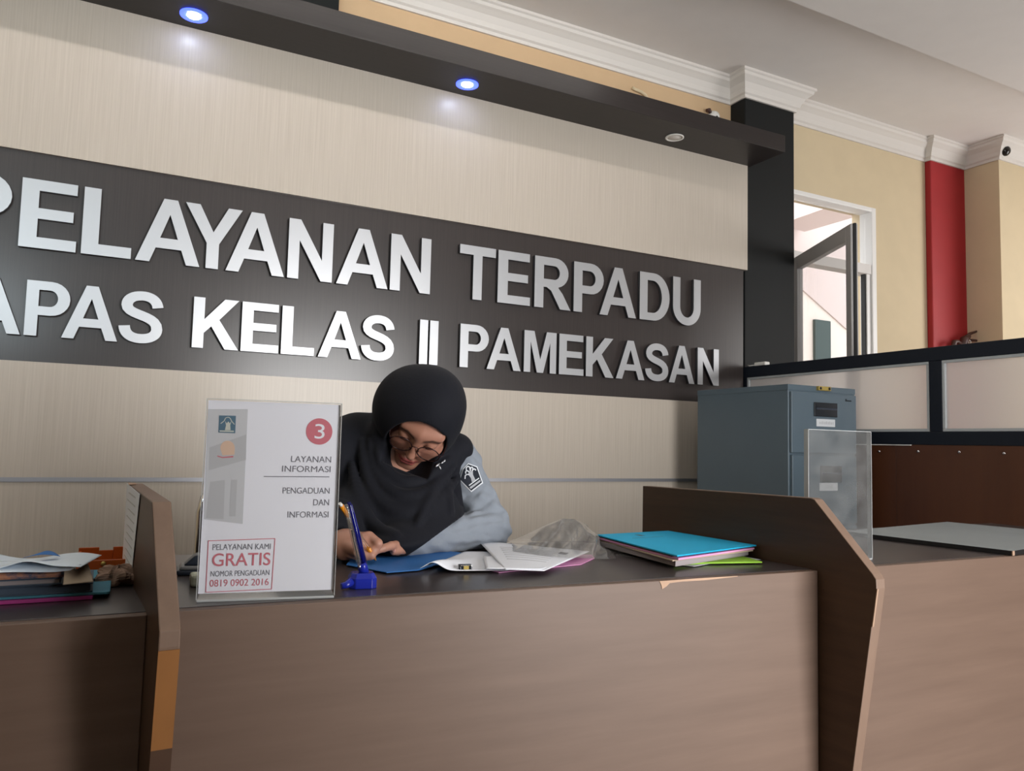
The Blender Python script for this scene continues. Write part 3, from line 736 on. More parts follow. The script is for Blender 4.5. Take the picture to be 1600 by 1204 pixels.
H2 = lambda zx, zy: (300 + zx/3.346, 600 + zy/3.346)
# pale faded photograph on the left, emblem, round mark, texts, framed notice
decal('faded_photo', [H2(85,130), H2(292,130), H2(265,730), H2(62,705)], M['ink_pale'])
decal('faded_photo', [H2(92,330), H2(285,262), H2(282,395), H2(88,450)], M['ink_pale2'], .0005)
decal('faded_photo', [H2(95,510), H2(172,500), H2(165,705), H2(72,700)], M['ink_pale2'], .0005)
decal('faded_photo', [H2(205,500), H2(236,498), H2(228,690), H2(195,690)], M['ink_pale2'], .0005)
decal('emblem_ground', [H2(142,163), H2(230,165), H2(226,256), H2(138,252)], M['ink_teal'], .0007)
def strokes(segs, w, m, name, off):
    b = MB()
    for (a, c) in segs:
        pa, pc = Vector(hpx(*H2(*a))), Vector(hpx(*H2(*c))); d = (pc-pa).normalized(); n_ = Vector((-d.y, d.x))*w/2
        b.prism([hp(*(pa+n_), off), hp(*(pa-n_), off), hp(*(pc-n_), off), hp(*(pc+n_), off)], hn*.0001)
    return b.build(name, m, sheet)
strokes([((150,206),(168,192)), ((168,192),(176,176)), ((176,176),(190,172)), ((190,172),(200,178)), ((200,178),(208,194)), ((208,194),(222,210))], .0011, M['ink_cream'], 'emblem_mark', .0009)
decal('emblem_mark', [H2(174,192), H2(182,205), H2(190,194), H2(198,205), H2(206,192), H2(200,215), H2(202,240), H2(172,240), H2(178,215)], M['ink_cream'], .0009)
decal('emblem_mark', [H2(144,241), H2(220,243), H2(219,250), H2(144,248)], M['ink_cream'], .0009)
decal('round_mark', [H2(150+38*math.cos(a)+36, 335+40*math.sin(a)) for a in [math.pi + k*math.pi/12 for k in range(13)]] + [H2(222,368), H2(160,372)], M['ink_tan'], .0007)
decal('round_mark', [H2(133,372), H2(160,380), H2(216,374), H2(216,382), H2(160,386), H2(133,378)], M['ink_red'], .0008)
decal('number_disc', [H2(665+69*math.cos(k*math.pi/18), 247+69*math.sin(k*math.pi/18)) for k in range(36)], M['ink_red'], .0004)
text_on('3', H2(640,280)[0], H2(692,280)[0], H2(640,284)[1], H2(640,207)[1], M['sheet'], 'number', .0009, .0)
text_on('LAYANAN', H2(518,0)[0], H2(727,0)[0], H2(0,406)[1], H2(0,374)[1], M['ink_grey'])
text_on('INFORMASI', H2(471,0)[0], H2(724,0)[0], H2(0,457)[1], H2(0,425)[1], M['ink_grey'])
decal('print_rule', [H2(375,480), H2(718,482), H2(718,486), H2(375,484)], M['ink_grey'], .0005)
text_on('PENGADUAN', H2(474,0)[0], H2(719,0)[0], H2(0,571)[1], H2(0,539)[1], M['ink_grey'])
text_on('DAN', H2(634,0)[0], H2(716,0)[0], H2(0,633)[1], H2(0,601)[1], M['ink_grey'])
text_on('INFORMASI', H2(499,0)[0], H2(713,0)[0], H2(0,697)[1], H2(0,665)[1], M['ink_grey'])
bx = [(86,818), (434,806), (416,1070), (72,1087)]
strokes([(bx[i], bx[(i+1) % 4]) for i in range(4)], .0011, M['ink_red'], 'printed_frame', .0006)
text_on('PELAYANAN KAMI', H2(108,0)[0], H2(411,0)[0], H2(0,866)[1], H2(0,836)[1], M['ink_grey'])
text_on('GRATIS', H2(104,0)[0], H2(408,0)[0], H2(0,952)[1], H2(0,884)[1], M['ink_red'], bold=.006)
text_on('NOMOR PENGADUAN', H2(97,0)[0], H2(404,0)[0], H2(0,1005)[1], H2(0,976)[1], M['ink_grey'])
text_on('0819 0902 2016', H2(92,0)[0], H2(400,0)[0], H2(0,1058)[1], H2(0,1022)[1], M['ink_red'])
strokes([((66,1133), (134,1131))], .0018, M['ink_pale2'], 'small_print', .0006)

# empty acrylic stand on the right counter
A0 = UZ(1363, 874, DT)
t = thing('acrylic_stand', (A0.x-.1, A0.y, DT), 'empty dusty clear acrylic stand at the left end of the right counter', 'sign holder')
ax0, ax1, azt = 1.404, A0.x, 1.100
b = MB(); b.box((ax0, A0.y, DT+.004), (ax1, A0.y+.0025, azt)); b.build('front_sheet', M['acrylic_dusty'], t)
b = MB(); b.box((ax0, A0.y+.010, DT+.004), (ax1, A0.y+.0125, azt)); b.build('back_sheet', M['acrylic'], t)
b = MB(); b.box((ax0, A0.y-.001, DT), (ax1, A0.y+.075, DT+.0038)); b.build('foot', M['acrylic_edge'], t, bevel=.001)
b = MB(); b.box((ax0-.0012, A0.y, DT+.004), (ax0, A0.y+.0125, azt)); b.box((ax1, A0.y, DT+.004), (ax1+.0012, A0.y+.0125, azt)); b.box((ax0, A0.y, azt), (ax1, A0.y+.0125, azt+.0012)); b.build('cut_edges', M['acrylic_edge'], t)

# grey board lying on the right counter
zt = DT+.013
c4 = [UZ(1582, 860, zt), UZ(1318, 829, zt), UZ(1480, 814.5, zt)]
c4.append(c4[0] + (c4[2]-c4[1]))
t = thing('grey_board', (c4[0]+c4[2])/2*1.0, 'flat grey topped board with a black edge lying on the right counter', 'board')
t.location.z = DT
b = MB(); b.prism([(c.x, c.y, DT+.0005) for c in c4], (0, 0, .012), 0, 1); b.build('board', [M['grey_board'], M['board_edge']], t, bevel=.0006)
e = (c4[3]-c4[0]).normalized(); q = c4[0]
b = MB(); b.prism([(q.x-.001, q.y-.001, DT+.0006), (q.x+.010*e.x, q.y+.010*e.y-.0015, DT+.0006), (q.x+.010*e.x, q.y+.010*e.y+.003, DT+.0006), (q.x, q.y+.003, DT+.0006)], (0, 0, .0118)); b.build('bare_corner', M['chip'], t)

# ------------------------------------------------------------------ flat things: folders, sheets, books
def slab(name, corners, z, th, m, label=None, cat=None, group=None, parent=None, mside=None, bevel=.0008):
    b = MB(); b.prism([(c[0], c[1], z) for c in corners], (0, 0, th), 0, 0 if mside is None else 1)
    o = b.build(name, m if mside is None else [m, mside], parent, bevel=bevel)
    if label: tag(o, label, cat, group)
    return o
def quad(c, s=1.0, dx=0, dy=0, rot=0):
    cx = sum(p[0] for p in c)/4; cy = sum(p[1] for p in c)/4; ca, sa = math.cos(rad(rot)), math.sin(rad(rot))
    return [(cx+dx+((p[0]-cx)*ca-(p[1]-cy)*sa)*s, cy+dy+((p[0]-cx)*sa+(p[1]-cy)*ca)*s) for p in c]
# stack of folders by the right divider
ztop = .833
cy4 = [UZ(932, 834, ztop), UZ(1044, 828, ztop), UZ(1187, 850, ztop), UZ(1058, 866.5, ztop)]
cy4 = [(min(c.x, 1.344), c.y) for c in cy4]
pc = [UZ(1046, 880.5, .806), UZ(1033, 873.5, .806), UZ(1100, 878, .806), UZ(1192, 875.5, .806)]
FG = 'folders stacked by the right divider'
ctr = (sum(c[0] for c in cy4)/4, sum(c[1] for c in cy4)/4)
ld = lambda p: (min(p.x, 1.347) if p.x > 1.2 else p.x, p.y)
slab('clear_sleeve', [ld(UZ(962, 866, .8015)), ld(UZ(1020, 851, .8015)), ld(UZ(1120, 868, .8015)), ld(UZ(1040, 879, .8015))], .8006, .0008, M['film'], 'clear plastic sleeve sticking out at the left under the folder stack', 'sleeve')
slab('paper_sheet', [ld(UZ(1060, 882, .8022)), ld(UZ(1084, 884.8, .8022)), ld(UZ(1113, 879.5, .8022)), ld(UZ(1189, 874, .8022)), ld(UZ(1120, 856, .8022)), ld(UZ(1010, 862, .8022))], .8018, .0006, M['paper'], 'white sheet peeking out below the lime green folder', 'paper')
slab('folder', [ld(UZ(1034, 874, .806)), ld(UZ(1052, 880.5, .806)), ld(UZ(1100, 878.3, .806)), ld(UZ(1191, 877, .806)), ld(UZ(1150, 855, .806)), ld(UZ(1040, 845, .806))], .8028, .0034, M['green_card'], 'lime green folder at the bottom of the stack by the right divider', 'folder', FG)
slab('paper_bundle', quad(cy4, .945, -.004, .006, 1.0), .8066, .0115, M['tan_card'], 'thick tan bundle of papers in the middle of the folder stack', 'papers', None, None, M['page_edge'])
slab('folder', quad(cy4, .97, -.004, -.002, -1.6), .8185, .0030, M['tan_card'], 'cream folder with worn edges under the pink one in the stack', 'folder', FG)
slab('folder', quad(cy4, .975, -.003, -.004, .6), .8219, .0042, M['pink_card'], 'pink folder second from the top of the stack by the right divider', 'folder', FG)
slab('folder', quad(cy4, .96, -.004, .012, .0), .8265, .0022, M['board_edge'], 'dark folder directly beneath the cyan one', 'folder', FG)
cyf = slab('folder', cy4, .8291, .0029, M['cyan_card'], 'bright cyan folder on top of the stack by the right divider', 'folder', FG)
e1 = Vector((cy4[2][0]-cy4[1][0], cy4[2][1]-cy4[1][1], 0)).normalized(); e2 = Vector((cy4[0][0]-cy4[1][0], cy4[0][1]-cy4[1][1], 0)).normalized()
q = UZ(1000, 836, .8323)
b = MB(); b.prism([q - e1*.012 - e2*.007, q + e1*.012 - e2*.007, q + e1*.012 + e2*.007, q - e1*.012 + e2*.007], (0, 0, .0003)); b.build('printed_emblem', M['ink_teal'], cyf)
q2 = UZ(1012, 839, .8323)
b = MB(); b.prism([q2 - e2*.05, q2 + e2*.05, q2 + e2*.05 + e1*.0015, q2 - e2*.05 + e1*.0015], (0, 0, .0003)); b.build('printed_line', M['ink_teal'], cyf)

# papers in front of the woman
def bil(c, u, v):
    a = Vector(c[0]).lerp(Vector(c[1]), u); d = Vector(c[3]).lerp(Vector(c[2]), u); return a.lerp(d, v)
z0 = .8005
slab('folder', [ld(UZ(x, y, z0+.002)) for x, y in ((779, 893.5), (640, 862), (925, 866), (929, 871), (908, 881))], z0, .0018, M['pink_card'], 'pink folder showing under the white papers on the middle counter', 'folder')
bl = [ld(UZ(x, y, .8045)) for x, y in ((541, 881.5), (604, 893.5), (654, 889.5), (745, 866), (714, 862), (660, 858), (560, 858))]
slab('folder', bl, .8025, .0022, M['blue_card'], 'blue folder under the woman\'s writing hand', 'folder')
def sheet_obj(name, c, fn, label, m=None, nu=24, nv=18, cat='paper', thick=.0005):
    b = MB(); b.grid(lambda u, v: bil(c, u, v) + Vector((0, 0, fn(u, v))), nu, nv, thick)
    o = b.build(name, m or M['paper']); return tag(o, label, cat)
g = lambda x, s: math.exp(-(x/s)**2)
cA = [UZ(656, 891.5, .8055), UZ(792, 890.5, .8055), UZ(905, 866, .8055), UZ(726, 861, .8055)]
sheet_obj('paper_sheet', cA, lambda u, v: .0165*g(u-.14, .13)*g(v-.05, .35) + .003*math.sin(u*7)*v*.3, 'white sheet with a raised curled front corner, held by the clip', nu=36)
cB = [UZ(790, 889, .8125), UZ(850, 891.5, .8085), UZ(921, 861, .814), UZ(746, 843.5, .816)]
sB = sheet_obj('paper_sheet', cB, lambda u, v: .0035*math.sin(u*3.1)*math.sin(v*3.1), 'white printed sheet fanned out on top beside the plastic bag')
def on_sheet(c, u, v, dz=.0048): return bil(c, u, v) + Vector((0, 0, dz))
fB = lambda u, v: .0035*math.sin(u*3.1)*math.sin(v*3.1)
def print_patch(name, m, u0, u1, v0, v1):
    b = MB(); b.grid(lambda a, c: on_sheet(cB, u0+(u1-u0)*a, v0+(v1-v0)*c, fB(u0+(u1-u0)*a, v0+(v1-v0)*c)+.0005), 12, 3, .0002); return b.build(name, m, sB)
for k in range(7):
    v = .30+k*.075; print_patch('text_line', M['ink_pale'], .18, .80, v, v+.012)
print_patch('printed_stamp', M['ink_grey'], .80, .88, .70, .80)
cC = [UZ(760, 891, .8095), UZ(846, 892, .8065), UZ(890, 872, .8085), UZ(755, 868, .812)]
sheet_obj('paper_sheet', cC, lambda u, v: .004*g(v, .4), 'white sheet bulging beneath the printed top sheet')
q = UZ(727, 889, .8055)
t = thing('binder_clip', (q.x, q.y, .803), 'small black and brass clip on the front edge of the white papers', 'clip')
cx_ = Vector((.97, -.22, 0)).normalized(); cy_ = Vector((.22, .97, 0)).normalized()
P = lambda a, c, z: q + cx_*a + cy_*c + Vector((0, 0, z))
b = MB(); b.prism([P(-.013, -.004, -.002), P(-.013, .010, .004), P(-.013, .010, .009), P(-.013, -.004, .009)], cx_*.026); b.build('body', M['dark_recess'], t, bevel=.0015)
b = MB(); b.prism([P(-.004, -.005, .0005), P(.006, -.005, .0005), P(.006, -.005, .0085), P(-.004, -.005, .0085)], cy_*.001); b.build('brass_plate', M['brass'], t)
b = MB(); b.tube([P(-.010, -.0052, .001), P(-.0105, -.0055, .008), P(.0115, -.0055, .008), P(.011, -.0052, .001)], .0008, 6); b.build('wire_arm', M['chrome'], t)

# crumpled clear plastic bag
rng = random.Random(3)
ridge = [(790, 848), (822, 834), (850, 820), (878, 808.5), (896, 809), (915, 819), (935, 838), (958, 866)]
front = [(800, 862), (826, 866), (850, 868), (872, 870), (896, 871), (920, 872), (942, 873), (962, 872)]
def lerp_px(lst, u):
    s = u*(len(lst)-1); i = min(int(s), len(lst)-2); f = s-i
    return tuple(lst[i][k]*(1-f) + lst[i+1][k]*f for k in (0, 1))
def bag(u, v):
    rx, ry = lerp_px(ridge, u); fx_, fy_ = lerp_px(front, u)
    top = UD(rx, ry, 1.93); bot = UZ(fx_, fy_, .8160 if fx_ < 925 else .803)
    bk = Vector((top.x + (top.x-bot.x)*.25, top.y + .06, .803))
    s = 2*v
    p = bot.lerp(top, s) if s <= 1 else top.lerp(bk, s-1)
    k = math.sin(math.pi*min(s, 1)) if s <= 1 else math.sin(math.pi*(s-1))
    n = (math.sin(u*17+v*5)*.006 + math.sin(u*31-v*13+1)*.004 + math.sin(u*57+v*22)*.0018)*k
    p = p + Vector((n*.5, -n, n*.7)) + Vector((0, -.012*k, .004*k))
    p.z = max(p.z, .8025); return p
b = MB(); b.grid(bag, 60, 34)
tag(b.build('plastic_bag', M['film']), 'crumpled clear plastic bag standing beside the white papers', 'bag')

# ------------------------------------------------------------------ pen stand and pens
q0 = UZ(570, 920, DT)
t = thing('pen_stand', (q0.x, q0.y+.016, DT), 'blue plastic pen stand holding a see-through blue pen on the middle counter', 'pen stand')
ca, sa = math.cos(rad(-10)), math.sin(rad(-10))
def PS(x, y, z): return (q0.x + x*ca - y*sa, q0.y+.020 + x*sa + y*ca, DT+z)
b = MB()
oct_ = [(-.012,-.021), (.016,-.021), (.024,-.014), (.024,.014), (.016,.021), (-.012,.021), (-.022,.013), (-.022,-.013)]
vs = [PS(x*1.0, y, 0) for x, y in oct_] + [PS(x, y, .017) for x, y in oct_] + [PS(x*.80, y*.78, .0255) for x, y in oct_]
fs = [tuple(range(7, -1, -1)), tuple(range(16, 24))] + [(r*8+i, r*8+(i+1) % 8, (r+1)*8+(i+1) % 8, (r+1)*8+i) for r in range(2) for i in range(8)]
b.add(vs, fs); b.build('base', M['blue_plastic'], t, bevel=.0015)
b = MB(); b.tube([PS(-.018, -.012, .012), PS(-.028, -.016, .007), PS(-.036, -.018, .006)], [.008, .006, .0055], 12); b.build('chain_lug', M['blue_plastic'], t, bevel=0)
pb_, pt_ = Vector(PS(.004, .002, .024)), UD(541, 784, q0.y*.0 + 1.315)
dpen = (pt_-pb_)
b = MB(); b.tube([pb_ + dpen*s for s in (-.03, .10, .14)], [.0085, .0085, .0075], 14); b.build('socket', M['blue_plastic'], t)
off = Vector((.004, 0, 0))
b = MB(); b.tube([pb_ + dpen*s + off for s in (.10, .5, .95, 1.0)], [.0052, .0056, .0050, .003], 12); pn = b.build('pen', M['blue_clear'], t)
b = MB(); b.tube([pb_ + dpen*s + off for s in (.12, .9)], [.0016, .0016], 8); b.build('refill', M['blue_plastic'], pn)
b = MB(); b.tube([pb_ + dpen*s + off*2.0 for s in (.34, .6, .96)], [.0016, .002, .0015], 8); b.build('pen_clip', M['blue_plastic'], pn)
# clear pen leaning in the same stand
offc = Vector((-.0065, -.004, 0))
pt2 = UD(540, 786, 1.30)
t2 = thing('ballpoint_pen', pb_+offc, 'clear barrelled ballpoint pen leaning in the blue pen stand', 'pen')
d2 = pt2 - pb_ - offc
b = MB(); b.tube([pb_+offc + d2*s for s in (.12, .2, .95, .98)], [.0025, .0042, .0042, .003], 12); b.build('barrel', M['clear_pen'], t2)
b = MB(); b.tube([pb_+offc + d2*s for s in (.05, .12)], [.0008, .0024], 10); b.build('tip', M['chrome'], t2)
b = MB(); b.tube([pb_+offc + d2*s for s in (.14, .62)], .0014, 8); b.build('refill', M['dark_recess'], t2)

# ------------------------------------------------------------------ pile on the left counter
def LQ(px, py, z): p = UZ(px, py, z); return (p.x, p.y)
z = DT+.0005
BG = 'books and folders piled on the left counter'
p1 = LQ(145, 932, z+.004)
slab('folder', [(-.62, p1[1]+.01), p1, (p1[0]+.01, p1[1]+.24), (-.62, p1[1]+.25)], z, .0055, M['magenta_card'], 'magenta folder at the bottom of the left pile', 'folder', BG)
z += .006
p2 = LQ(172, 923, z+.004)
slab('folder', [(-.60, p2[1]+.015), (p2[0]-.004, p2[1]-.004), p2, (p2[0]+.004, p2[1]+.22), (-.60, p2[1]+.23)], z, .004, M['teal_card'], 'teal folder sticking out to the right of the left pile', 'folder', BG)
z += .0045
def book(x1, y0, z, th, w, d, cover, pages, label, rot=1.5):
    t = thing('book', (x1-w/2, y0+d/2, z), label, 'book', BG)
    c = [(x1-w, y0), (x1, y0), (x1, y0+d), (x1-w, y0+d)]
    cc = quad(c, 1, 0, 0, rot); ci = quad([(x1-w+.004, y0+.003), (x1-.004, y0+.003), (x1-.004, y0+d-.003), (x1-w+.004, y0+d-.003)], 1, 0, 0, rot)
    slab('cover', cc, z, .002, cover, parent=t); slab('page_block', ci, z+.0021, th-.0042, pages, parent=t, bevel=0); slab('cover', cc, z+th-.002, .002, cover, parent=t)
    return t
p3 = LQ(147, 915, z+.01)
book(p3[0]-.002, p3[1]+.004, z, .014, .52, .13, M['dark_cover'], M['dark_cover'], 'thick dark blue book lying low in the left pile', .6); z += .0145
p4 = LQ(96, 903, z+.01)
book(p4[0], p4[1]+.003, z, .0105, .50, .12, M['dark_cover'], M['page_edge'], 'book with greyish page edges in the middle of the left pile', .8); z += .011
p5 = LQ(97, 893, z+.008)
book(p5[0]+.002, p5[1], z, .0095, .50, .105, M['batik'], M['batik'], 'book with an orange and blue patterned edge near the top of the left pile', .5); z += .010
zz_ = z
# brown wrapper end hanging over the books' corner
cW = [UZ(99, 912, .830), UZ(146.5, 907.5, .830), UZ(138, 881, zz_+.001), UZ(101, 889, zz_+.001)]
cW = [Vector((c.x, c.y, c.z)) for c in cW]
b = MB(); b.grid(lambda u, v: bil(cW, u, v) + Vector((0, -.004, .003*math.sin(u*9)*v)), 14, 12, .0008)
tag(b.build('brown_wrapper', M['tan_card']), 'stiff brown paper flap over the right end of the books', 'paper')
# white sheets on top of the pile
def wavy(u, v): return .013*g(u-.52, .20)*g(v-.02, .40) + .004*math.sin(u*8+1)*(.4+v)
S1 = [UZ(-60, 902, zz_+.002), UZ(110, 888, zz_+.003), UZ(128, 878, zz_+.012), UZ(-60, 880, zz_+.008)]
sheet_obj('paper_sheet', S1, lambda u, v: .003*math.sin(u*5), 'lower white sheet lying on the patterned book', M['paper_cool'], 30, 14)
S2 = [UZ(-60, 893, zz_+.006), UZ(126, 886, zz_+.006), UZ(159, 869, zz_+.010), UZ(-60, 864, zz_+.012)]
sheet_obj('paper_sheet', S2, wavy, 'large wavy white sheet on top of the left pile', M['paper_cool'], 44, 20)
S3 = [UZ(36, 871, zz_+.016), UZ(94, 869, zz_+.016), UZ(86, 863.5, zz_+.019), UZ(60, 864.5, zz_+.019)]
sheet_obj('paper_sheet', S3, lambda u, v: 0.004*math.sin(u*3), 'blue sheet peeking out behind the white sheet on the left pile', M['blue_card'], 10, 8)
q = UZ(165, 884, DT+.016)
# orange open box with rivets
ox, oy, oz = q.x, q.y+.03, DT+.014
t = thing('orange_box', (ox, oy, DT), 'small orange open box with metal dots behind the left pile', 'box')
wx, wy, hz = .047, .055, .047
def OB(x0, y0, x1, y1, z0_, z1_, nm='side'):
    b = MB(); b.box((ox+x0, oy+y0, DT+.0005+z0_), (ox+x1, oy+y1, DT+.0005+z1_)); return b.build(nm, M['orange_box'], t, bevel=.001)
OB(-wx, 0, wx, wy*2, 0, .004, 'bottom'); OB(-wx, 0, wx, .005, .004, .022); OB(-wx, .005, -wx+.005, wy*2-.005, .004, .026); OB(wx-.005, .005, wx, wy*2-.005, .004, .026)
OB(-wx, wy*2-.005, -.012, wy*2, .004, .032); OB(.012, wy*2-.005, wx, wy*2, .004, .032); OB(-.012, wy*2-.005, .012, wy*2, .004, .026)
b = MB(); b.lathe([(.0045, 0), (.004, .002), (.001, .003)], (ox-.004, oy, DT+.016), axis=(0, -1, 0), n=12); b.build('rivet', M['brass'], t)
# crumpled brown paper
cc_ = UZ(185, 905, DT+.012)
def crump(u, v):
    a = u*2*math.pi; ph = (v-.5)*math.pi
    r = 1 + .22*math.sin(3*a+2*v*4) + .14*math.sin(5*a-7*v) + .10*math.sin(9*a+11*v)
    p = Vector((.030*math.cos(a)*math.cos(ph), .028*math.sin(a)*math.cos(ph), .017*math.sin(ph)))*r
    return cc_ + Vector((0, .02, 0)) + Vector((p.x, p.y, max(p.z, -.0105)))
b = MB(); b.grid(crump, 30, 16); o = b.build('crumpled_paper', M['brown_paper'])
for pl in o.data.polygons: pl.use_smooth = False
tag(o, 'crumpled brown paper beside the left divider', 'paper')

# stapler and cream box half hidden behind the printed sign
q = UZ(297, 893, DT+.005)
t = thing('stapler', (q.x, q.y, DT), 'dark navy stapler with a grey band behind the sign holder', 'stapler')
b = MB(); b.prism([(q.x-.024, q.y-.01, DT+.0005), (q.x+.05, q.y-.025, DT+.0005), (q.x+.05, q.y+.05, DT+.0005), (q.x-.02, q.y+.05, DT+.0005)], (0, 0, .009)); b.build('base', M['navy_plastic'], t, bevel=.003)
b = MB(); b.prism([(q.x-.020, q.y-.008, DT+.010), (q.x+.045, q.y-.02, DT+.010), (q.x+.045, q.y+.04, DT+.010), (q.x-.016, q.y+.045, DT+.010)], (.004, 0, .006)); b.build('band', M['grey_plastic'], t, bevel=.002)
b = MB(); b.prism([(q.x-.014, q.y-.002, DT+.0165), (q.x-.014, q.y+.05, DT+.0165), (q.x+.006, q.y+.05, DT+.036), (q.x+.05, q.y+.045, DT+.038), (q.x+.05, q.y-.01, DT+.0165)][:0] or [(q.x-.012, q.y, DT+.0165), (q.x+.045, q.y-.012, DT+.0165), (q.x+.045, q.y-.008, DT+.034), (q.x+.008, q.y+.002, DT+.034)], (.004, .04, 0)); b.build('arm', M['navy_plastic'], t, bevel=.003)
q = UZ(303, 913, DT+.005)
b = MB(); b.prism([(q.x-.006, q.y, DT+.0005), (q.x+.05, q.y-.01, DT+.0005), (q.x+.05, q.y+.035, DT+.0005), (q.x-.004, q.y+.04, DT+.0005)], (0, 0, .020))
b.build('cream_box', M['cream_plastic'], None, bevel=.005); tag(bpy.data.objects['cream_box'], 'small cream box half hidden behind the sign holder', 'box')

# ------------------------------------------------------------------ chair
q = UD(308.5, 860, 2.35)
chx, chy = q.x, q.y
t = thing('chair', (chx+.23, chy-.2, 0), 'chrome framed black chair behind the counter, its curved back tube showing left of the woman', 'chair')
W_ = .47
loop = [(chx, chy, .30), (chx, chy, .60), (chx+.002, chy+.01, .82), (chx+.012, chy+.015, .865), (chx+.035, chy+.018, .893), (chx+.075, chy+.02, .905),
        (chx+W_-.075, chy+.02, .905), (chx+W_-.035, chy+.018, .893), (chx+W_-.012, chy+.015, .865), (chx+W_-.002, chy+.01, .82), (chx+W_, chy, .60), (chx+W_, chy, .30)]
b = MB(); b.tube(loop, .0115, 12); b.build('back_frame', M['chrome'], t)
b = MB(); b.box((chx+.03, chy-.005, .56), (chx+W_-.03, chy+.03, .86)); b.build('backrest', M['cloth_black'], t, bevel=.012)
b = MB(); b.box((chx+.01, chy-.46, .40), (chx+W_-.01, chy-.02, .452)); b.build('seat', M['cloth_black'], t, bevel=.02)
for x in (chx, chx+W_):
    b = MB(); b.tube([(x, chy-.45, .42), (x, chy-.45, .03), (x, chy-.43, .012), (x, chy-.02, .012), (x, chy, .03), (x, chy, .32)], .0115, 10); b.build('leg', M['chrome'], t)

# ------------------------------------------------------------------ signed distance modelling for the woman
def dd(a): return np.asarray(a, dtype=np.float32)
def cone(P, a, b_, ra, rb):
    a, b_ = dd(a), dd(b_); ba = b_-a; pa = P-a
    h = np.clip((pa@ba)/max(float(ba@ba), 1e-9), 0, 1)
    return np.linalg.norm(pa-h[..., None]*ba, axis=-1)-(ra+(rb-ra)*h)
def chain(P, pts, rs, k=.006):
    d = None
    for i in range(len(pts)-1):
        c = cone(P, pts[i], pts[i+1], rs[i], rs[i+1]); d = c if d is None else smin(d, c, k)
    return d
def ell(P, c, r, A=None):
    q = P-dd(c)
    if A is not None: q = q@dd(A).T
    r = dd(r); k0 = np.linalg.norm(q/r, axis=-1); k1 = np.linalg.norm(q/(r*r), axis=-1)
    return k0*(k0-1)/np.maximum(k1, 1e-6)
def smin(a, b_, k):
    h = np.clip(.5+.5*(b_-a)/k, 0, 1); return b_*(1-h)+a*h-k*h*(1-h)
def smax(a, b_, k): return -smin(-a, -b_, k)
def nets(fn, org, A, lo, hi, h):
    """mesh the zero set of fn (world points); the lattice spans lo..hi along the axes A (rows) about org"""
    A = dd(A); n = [int(math.ceil((hi[i]-lo[i])/h))+1 for i in range(3)]
    ax = [np.arange(n[i], dtype=np.float32)*h+lo[i] for i in range(3)]
    F = np.empty(n, dtype=np.float32)
    Y, Z = np.meshgrid(ax[1], ax[2], indexing='ij')
    for s in range(0, n[0], 16):
        X = ax[0][s:s+16]
        L = np.empty((len(X),)+Y.shape+(3,), dtype=np.float32); L[..., 0] = X[:, None, None]; L[..., 1] = Y; L[..., 2] = Z
        F[s:s+16] = fn(L@A+dd(org))
    S = F < 0
    nx, ny, nz = [m-1 for m in n]
    cs = np.zeros((nx, ny, nz), np.int8)
    for dx in (0,1):
        for dy in (0,1):
            for dz in (0,1): cs += S[dx:dx+nx, dy:dy+ny, dz:dz+nz]
    act = (cs > 0) & (cs < 8); ids = -np.ones((nx, ny, nz), np.int64); ids[act] = np.arange(act.sum())
    I = np.argwhere(act); acc = np.zeros((len(I), 3)); cnt = np.zeros(len(I))
    cr = [(x, y, z) for x in (0,1) for y in (0,1) for z in (0,1)]
    for i in range(8):
        for j in range(i+1, 8):
            a, b_ = np.array(cr[i]), np.array(cr[j])
            if np.abs(a-b_).sum() != 1: continue
            fa = F[tuple((I+a).T)]; fb = F[tuple((I+b_).T)]; m = (fa < 0) != (fb < 0)
            t_ = fa[m]/(fa[m]-fb[m]); acc[m] += a+(b_-a)*t_[:, None]; cnt[m] += 1
    V = (I+acc/cnt[:, None])*h+np.array(lo)
    V = V@A.astype(float)+np.array(org)
    Q = []
    for axn in range(3):
        o1, o2 = [(1,2),(2,0),(0,1)][axn]
        sl0 = [slice(None)]*3; sl1 = [slice(None)]*3
        sl0[axn] = slice(0, n[axn]-1); sl1[axn] = slice(1, n[axn])
        E = np.argwhere(S[tuple(sl0)] != S[tuple(sl1)])
        ok = np.ones(len(E), bool)
        for o in (o1, o2): ok &= (E[:, o] > 0) & (E[:, o] < n[o]-1)
        ok &= E[:, axn] < n[axn]-1
        E = E[ok]
        def c(d1, d2):
            T = E.copy(); T[:, o1] -= d1; T[:, o2] -= d2; return ids[tuple(T.T)]
        q = np.stack([c(1,1), c(0,1), c(0,0), c(1,0)], 1)
        flip = ~S[tuple(E.T)]; q[flip] = q[flip][:, ::-1]
        Q.append(q)
    Q = np.concatenate(Q); Q = Q[(Q >= 0).all(1)]
    return V, Q
def np_mesh(name, V, Q, mats):
    me = bpy.data.meshes.new(name)
    me.vertices.add(len(V)); me.vertices.foreach_set('co', np.asarray(V, np.float32).ravel())
    me.loops.add(Q.size); me.loops.foreach_set('vertex_index', Q.astype(np.int32).ravel())
    me.polygons.add(len(Q)); me.polygons.foreach_set('loop_start', np.arange(0, Q.size, 4, dtype=np.int32)); me.polygons.foreach_set('loop_total', np.full(len(Q), 4, np.int32))
    me.update(calc_edges=True); me.polygons.foreach_set('use_smooth', np.ones(len(Q), bool))
    for m in mats: me.materials.append(m)
    me.validate(); me.update()
    return me

cR, cU, cT = [np.array(RM.col[i]) for i in range(3)]       # right, up, towards the viewer
CA = np.stack([cR, cU, cT])
u3 = lambda x, y, d: np.array(UD(x, y, d))
